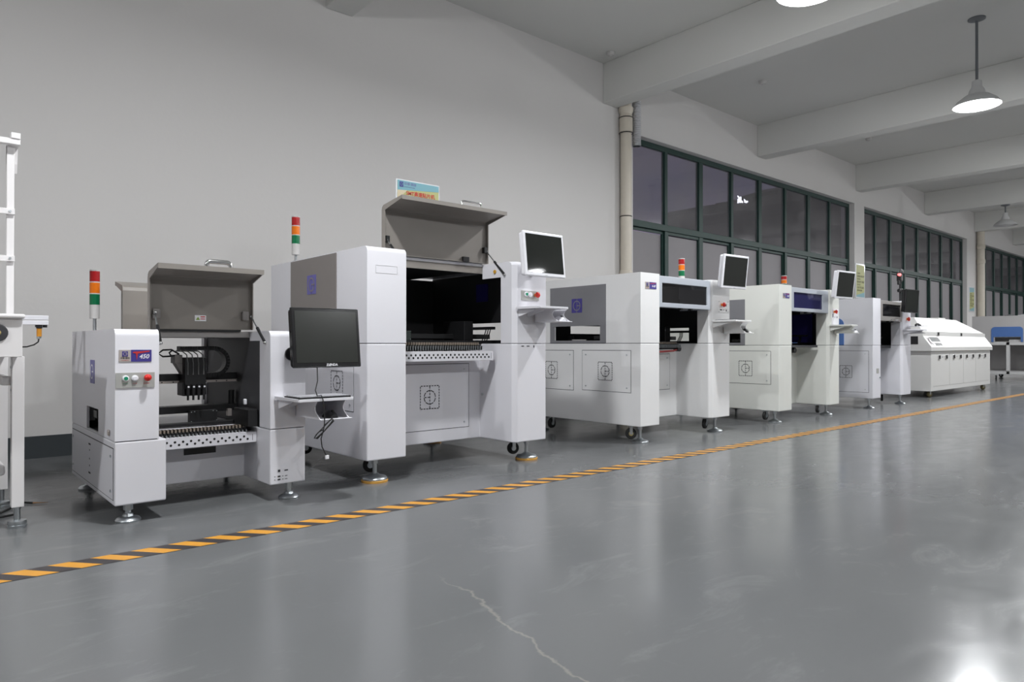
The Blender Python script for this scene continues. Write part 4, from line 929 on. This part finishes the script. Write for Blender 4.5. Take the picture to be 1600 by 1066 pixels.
# ================================================================== far cabinet with blue hood
fc = thing('loader_machine', (19.3, 4.2, 0), 'grey cabinet with blue arched cover on a white frame stand, far right', 'machine')
FG = mat('mauve_grey_cabinet', (.45, .44, .44), .5); FW = mat('stand_white', (.58, .58, .58), .45)
MB().grid((2.6, 5.0), (.85, 1.437), [(4.07, 4.56, .86, .955)], 18.5, 18.52, 'x').box(18.52, 20.2, 2.6, 5.0, 1.41, 1.437).box(18.52, 20.2, 4.98, 5.0, .85, 1.41).box(18.52, 20.2, 2.6, 2.62, .85, 1.41).box(20.18, 20.2, 2.62, 4.98, .85, 1.41).build('cabinet_shell', FG, fc)
r = .07
pts = [(4.03, .85), (4.03, 1.19 - r)] + [(4.03 + r - r * math.cos(a), 1.19 - r + r * math.sin(a)) for a in (.4, .8, 1.2, 1.57)] + [(4.623 - r + r * math.sin(a), 1.19 - r + r * math.cos(a)) for a in (0, .4, .8, 1.2, 1.57)] + [(4.623, .85), (4.58, .85), (4.58, .965), (4.07, .965), (4.07, .85)]
MB().prism(pts, 18.485, 18.5, 'x').build('blue_cover', BLUE, fc, label='blue arched cover')
MB().box(18.55, 18.9, 4.08, 4.30, .86, .905).build('white_tray', FW, fc)
MB().box(18.53, 19.5, 4.0, 4.6, .852, .858).build('inner_belt', BLACK, fc)
for y0_, y1_ in ((4.94, 5.0), (4.28, 4.345), (3.6, 3.66), (2.9, 2.96)): MB().box(18.5, 18.56, y0_, y1_, .13, .85).build('stand_post', FW, fc, bevel=.004)
MB().box(18.5, 18.56, 2.6, 5.0, .78, .85).box(18.5, 18.56, 2.6, 5.0, .125, .185).build('stand_rail', FW, fc, bevel=.004)
MB().box(18.50, 19.9, 2.6, 5.0, .185, .20).box(19.88, 19.9, 2.6, 5.0, .2, .85).build('stand_back_panel', FG, fc)
for y in (4.55, 3.2): caster(fc, 18.56, y, 0, .05, ztop=.125, yaw=.3)
for x, y in ((20, 4.8), (20, 2.9)): caster(fc, x, y, 0, .05, ztop=.186, yaw=1.2)
for (y, nm, lb) in ((4.35, 'tool_clamp', 'dark clamp lying on top of the far grey cabinet'), (4.10, 'tool_tray', 'pale small tray lying on top of the far grey cabinet')):
    t = thing(nm, (18.8, y, 1.437), lb, 'tool')
    MB().box(18.75, 18.95, y - .08, y + .08, 1.437, 1.455).build('plate', LINER if nm == 'tool_clamp' else FW, t, bevel=.004)
    MB().cyl((18.85, y - .05, 1.455), (18.85, y + .05, 1.475), .012).build('clamp_bar', ZINC, t, smooth=True)

# ================================================================== workbench at the left edge
wb = thing('workbench', (-.2, 3.95, 0), 'white metal workbench with tall shelf frame cut by the left edge', 'workbench')
MB().box(-1.0, .368, 3.48, 4.45, .906, .925).build('bench_top', TABLEW, wb, bevel=.007)
MB().box(-.98, .360, 3.50, 3.53, .747, .906).box(.335, .360, 3.53, 4.43, .747, .906).build('bench_apron', TABLEW, wb, bevel=.002)
MB().cyl((.276, 3.50, .847), (.276, 3.494, .847), .036, n=20).build('socket_ring', LINER, wb, bevel=.003)
MB().lathe((.276, 3.494, .847), [(0, 0), (.012, .002), (.008, .008), (0, .009)], 12, axis=(0, -1, 0)).build('socket_plug', GOLD, wb, smooth=True)
for x, y in ((.366, 3.70), (.352, 4.20)):
    l_ = MB().box(x - .026, x + .020, y - .025, y + .025, .09, .747).build('leg', TABLEW, wb, bevel=.003)
    MB().cyl((x - .003, y, .02), (x - .003, y, .09), .012).build('levelling_screw', ZINC, l_, smooth=True)
    MB().lathe((x - .003, y, 0), [(0, 0), (.036, 0), (.037, .012), (.034, .014), (.036, .018), (.034, .03), (.016, .034), (0, .034)], 20).build('foot_pad', ZINC, l_, smooth=True)
for z in (.70, .60): MB().cyl((.340, 3.70, z), (.3365, 3.70, z), .006, n=8).build('leg_bolt', ZINC, wb)
MB().box(.31, .345, 3.72, 4.18, .62, .66).build('side_rail', TABLEW, wb, bevel=.002)
MB().box(-1.0, .33, 3.80, 4.30, .215, .262).build('lower_shelf', TABLEW, wb, bevel=.012)
MB().box(.343, .372, 3.94, 3.97, .925, 1.725).build('shelf_post', TABLEW, wb, bevel=.002)
MB().box(-1.0, .391, 3.90, 3.94, 1.722, 1.748).build('top_rail', TABLEW, wb, bevel=.002)
MB().box(.355, .391, 3.895, 3.945, 1.748, 1.775).build('end_block', TABLEW, wb, bevel=.002)
MB().prism([(3.94, 1.72), (3.97, 1.72), (3.97, 1.60), (3.955, 1.64)], .343, .385, 'x').build('post_gusset', TABLEW, wb)
for z in (1.415, 1.197):
    r_ = MB().box(-1.0, .373, 3.925, 3.94, z - .013, z + .013).build('cross_rail', TABLEW, wb, bevel=.001)
    MB().cyl((.355, 3.925, z), (.355, 3.921, z), .006, n=8).build('rail_bolt', ZINC, r_)
MB().box(.10, .551, 4.28, 4.31, .900, .922).box(.10, .551, 4.28, 4.31, .925, .948).build('conveyor_rail', BEZW, wb, bevel=.002)
sn = MB().box(.495, .525, 4.285, 4.305, .888, .900).cyl((.512, 4.295, .882), (.512, 4.295, .892), .014).cyl((.537, 4.295, .887), (.537, 4.295, .9), .01).build('sensor_mount', BLACK, wb)
MB().cyl((.512, 4.295, .840), (.512, 4.295, .882), .0115, n=14).build('sensor_body', mat('amber_sensor', (.62, .27, .03), .4), sn, smooth=True)
MB().cyl((.511, 4.295, .828), (.511, 4.295, .840), .010, n=14).build('sensor_tip', ZINC, sn, smooth=True)
MB().tube([(.511, 4.295, .83), (.508, 4.295, .812), (.49, 4.295, .797), (.46, 4.295, .787), (.40, 4.295, .784), (.30, 4.295, .79)], .0035, 8).build('sensor_cable', RUB, wb, smooth=True)
MB().tube([(.20, 3.8, .75), (.29, 3.9, .66), (.32, 4.1, .60), (.30, 4.25, .45), (.26, 4.2, .33), (.22, 4.1, .27)], .005, 8).build('bench_cable', RUB, wb, smooth=True)
fl = thing('floor_cable', (.40, 4.0, 0), 'black cable with bare copper end on the floor behind the bench leg', 'cable')
MB().tube([(.05, 4.0, .006), (.20, 3.86, .006), (.30, 3.98, .006), (.38, 4.12, .006), (.41, 4.02, .03), (.385, 3.96, .006), (.25, 3.9, .006)], .005, 8).tube([(.36, 4.28, .02), (.42, 4.24, .008), (.475, 4.18, .006)], .005, 8).build('cable_wire', RUB, fl, smooth=True)
MB().cyl((.475, 4.18, .006), (.535, 4.15, .005), .004, .001).build('copper_end', mat('copper_strands', (.45, .25, .13), .4, .5), fl, smooth=True)

# glowing strokes added outside, standing in for a lamp reflection in the pane
t = thing('pane_reflection', (28.9, 16.9, 7.1), 'small white glowing strokes standing in for a lamp reflection in the fourth upper pane', 'sign')
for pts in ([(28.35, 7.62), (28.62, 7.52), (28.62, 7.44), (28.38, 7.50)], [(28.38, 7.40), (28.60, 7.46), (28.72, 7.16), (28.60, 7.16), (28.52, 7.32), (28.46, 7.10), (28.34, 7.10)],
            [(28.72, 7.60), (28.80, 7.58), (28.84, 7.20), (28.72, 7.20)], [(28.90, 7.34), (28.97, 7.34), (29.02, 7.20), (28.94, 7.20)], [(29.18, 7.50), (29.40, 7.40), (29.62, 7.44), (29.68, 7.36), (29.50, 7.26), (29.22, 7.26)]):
    MB().prism([(28.9 + (a - 28.95) * .68, 7.42 + (c - 7.36) * .68) for a, c in pts], 16.90, 16.93, 'y').build('reflection_stroke', REFLECT, t)
MB().box(28.4, 29.4, 16.93, 17.0, 7.22, 7.26).build('stroke_rail', OUT, t)
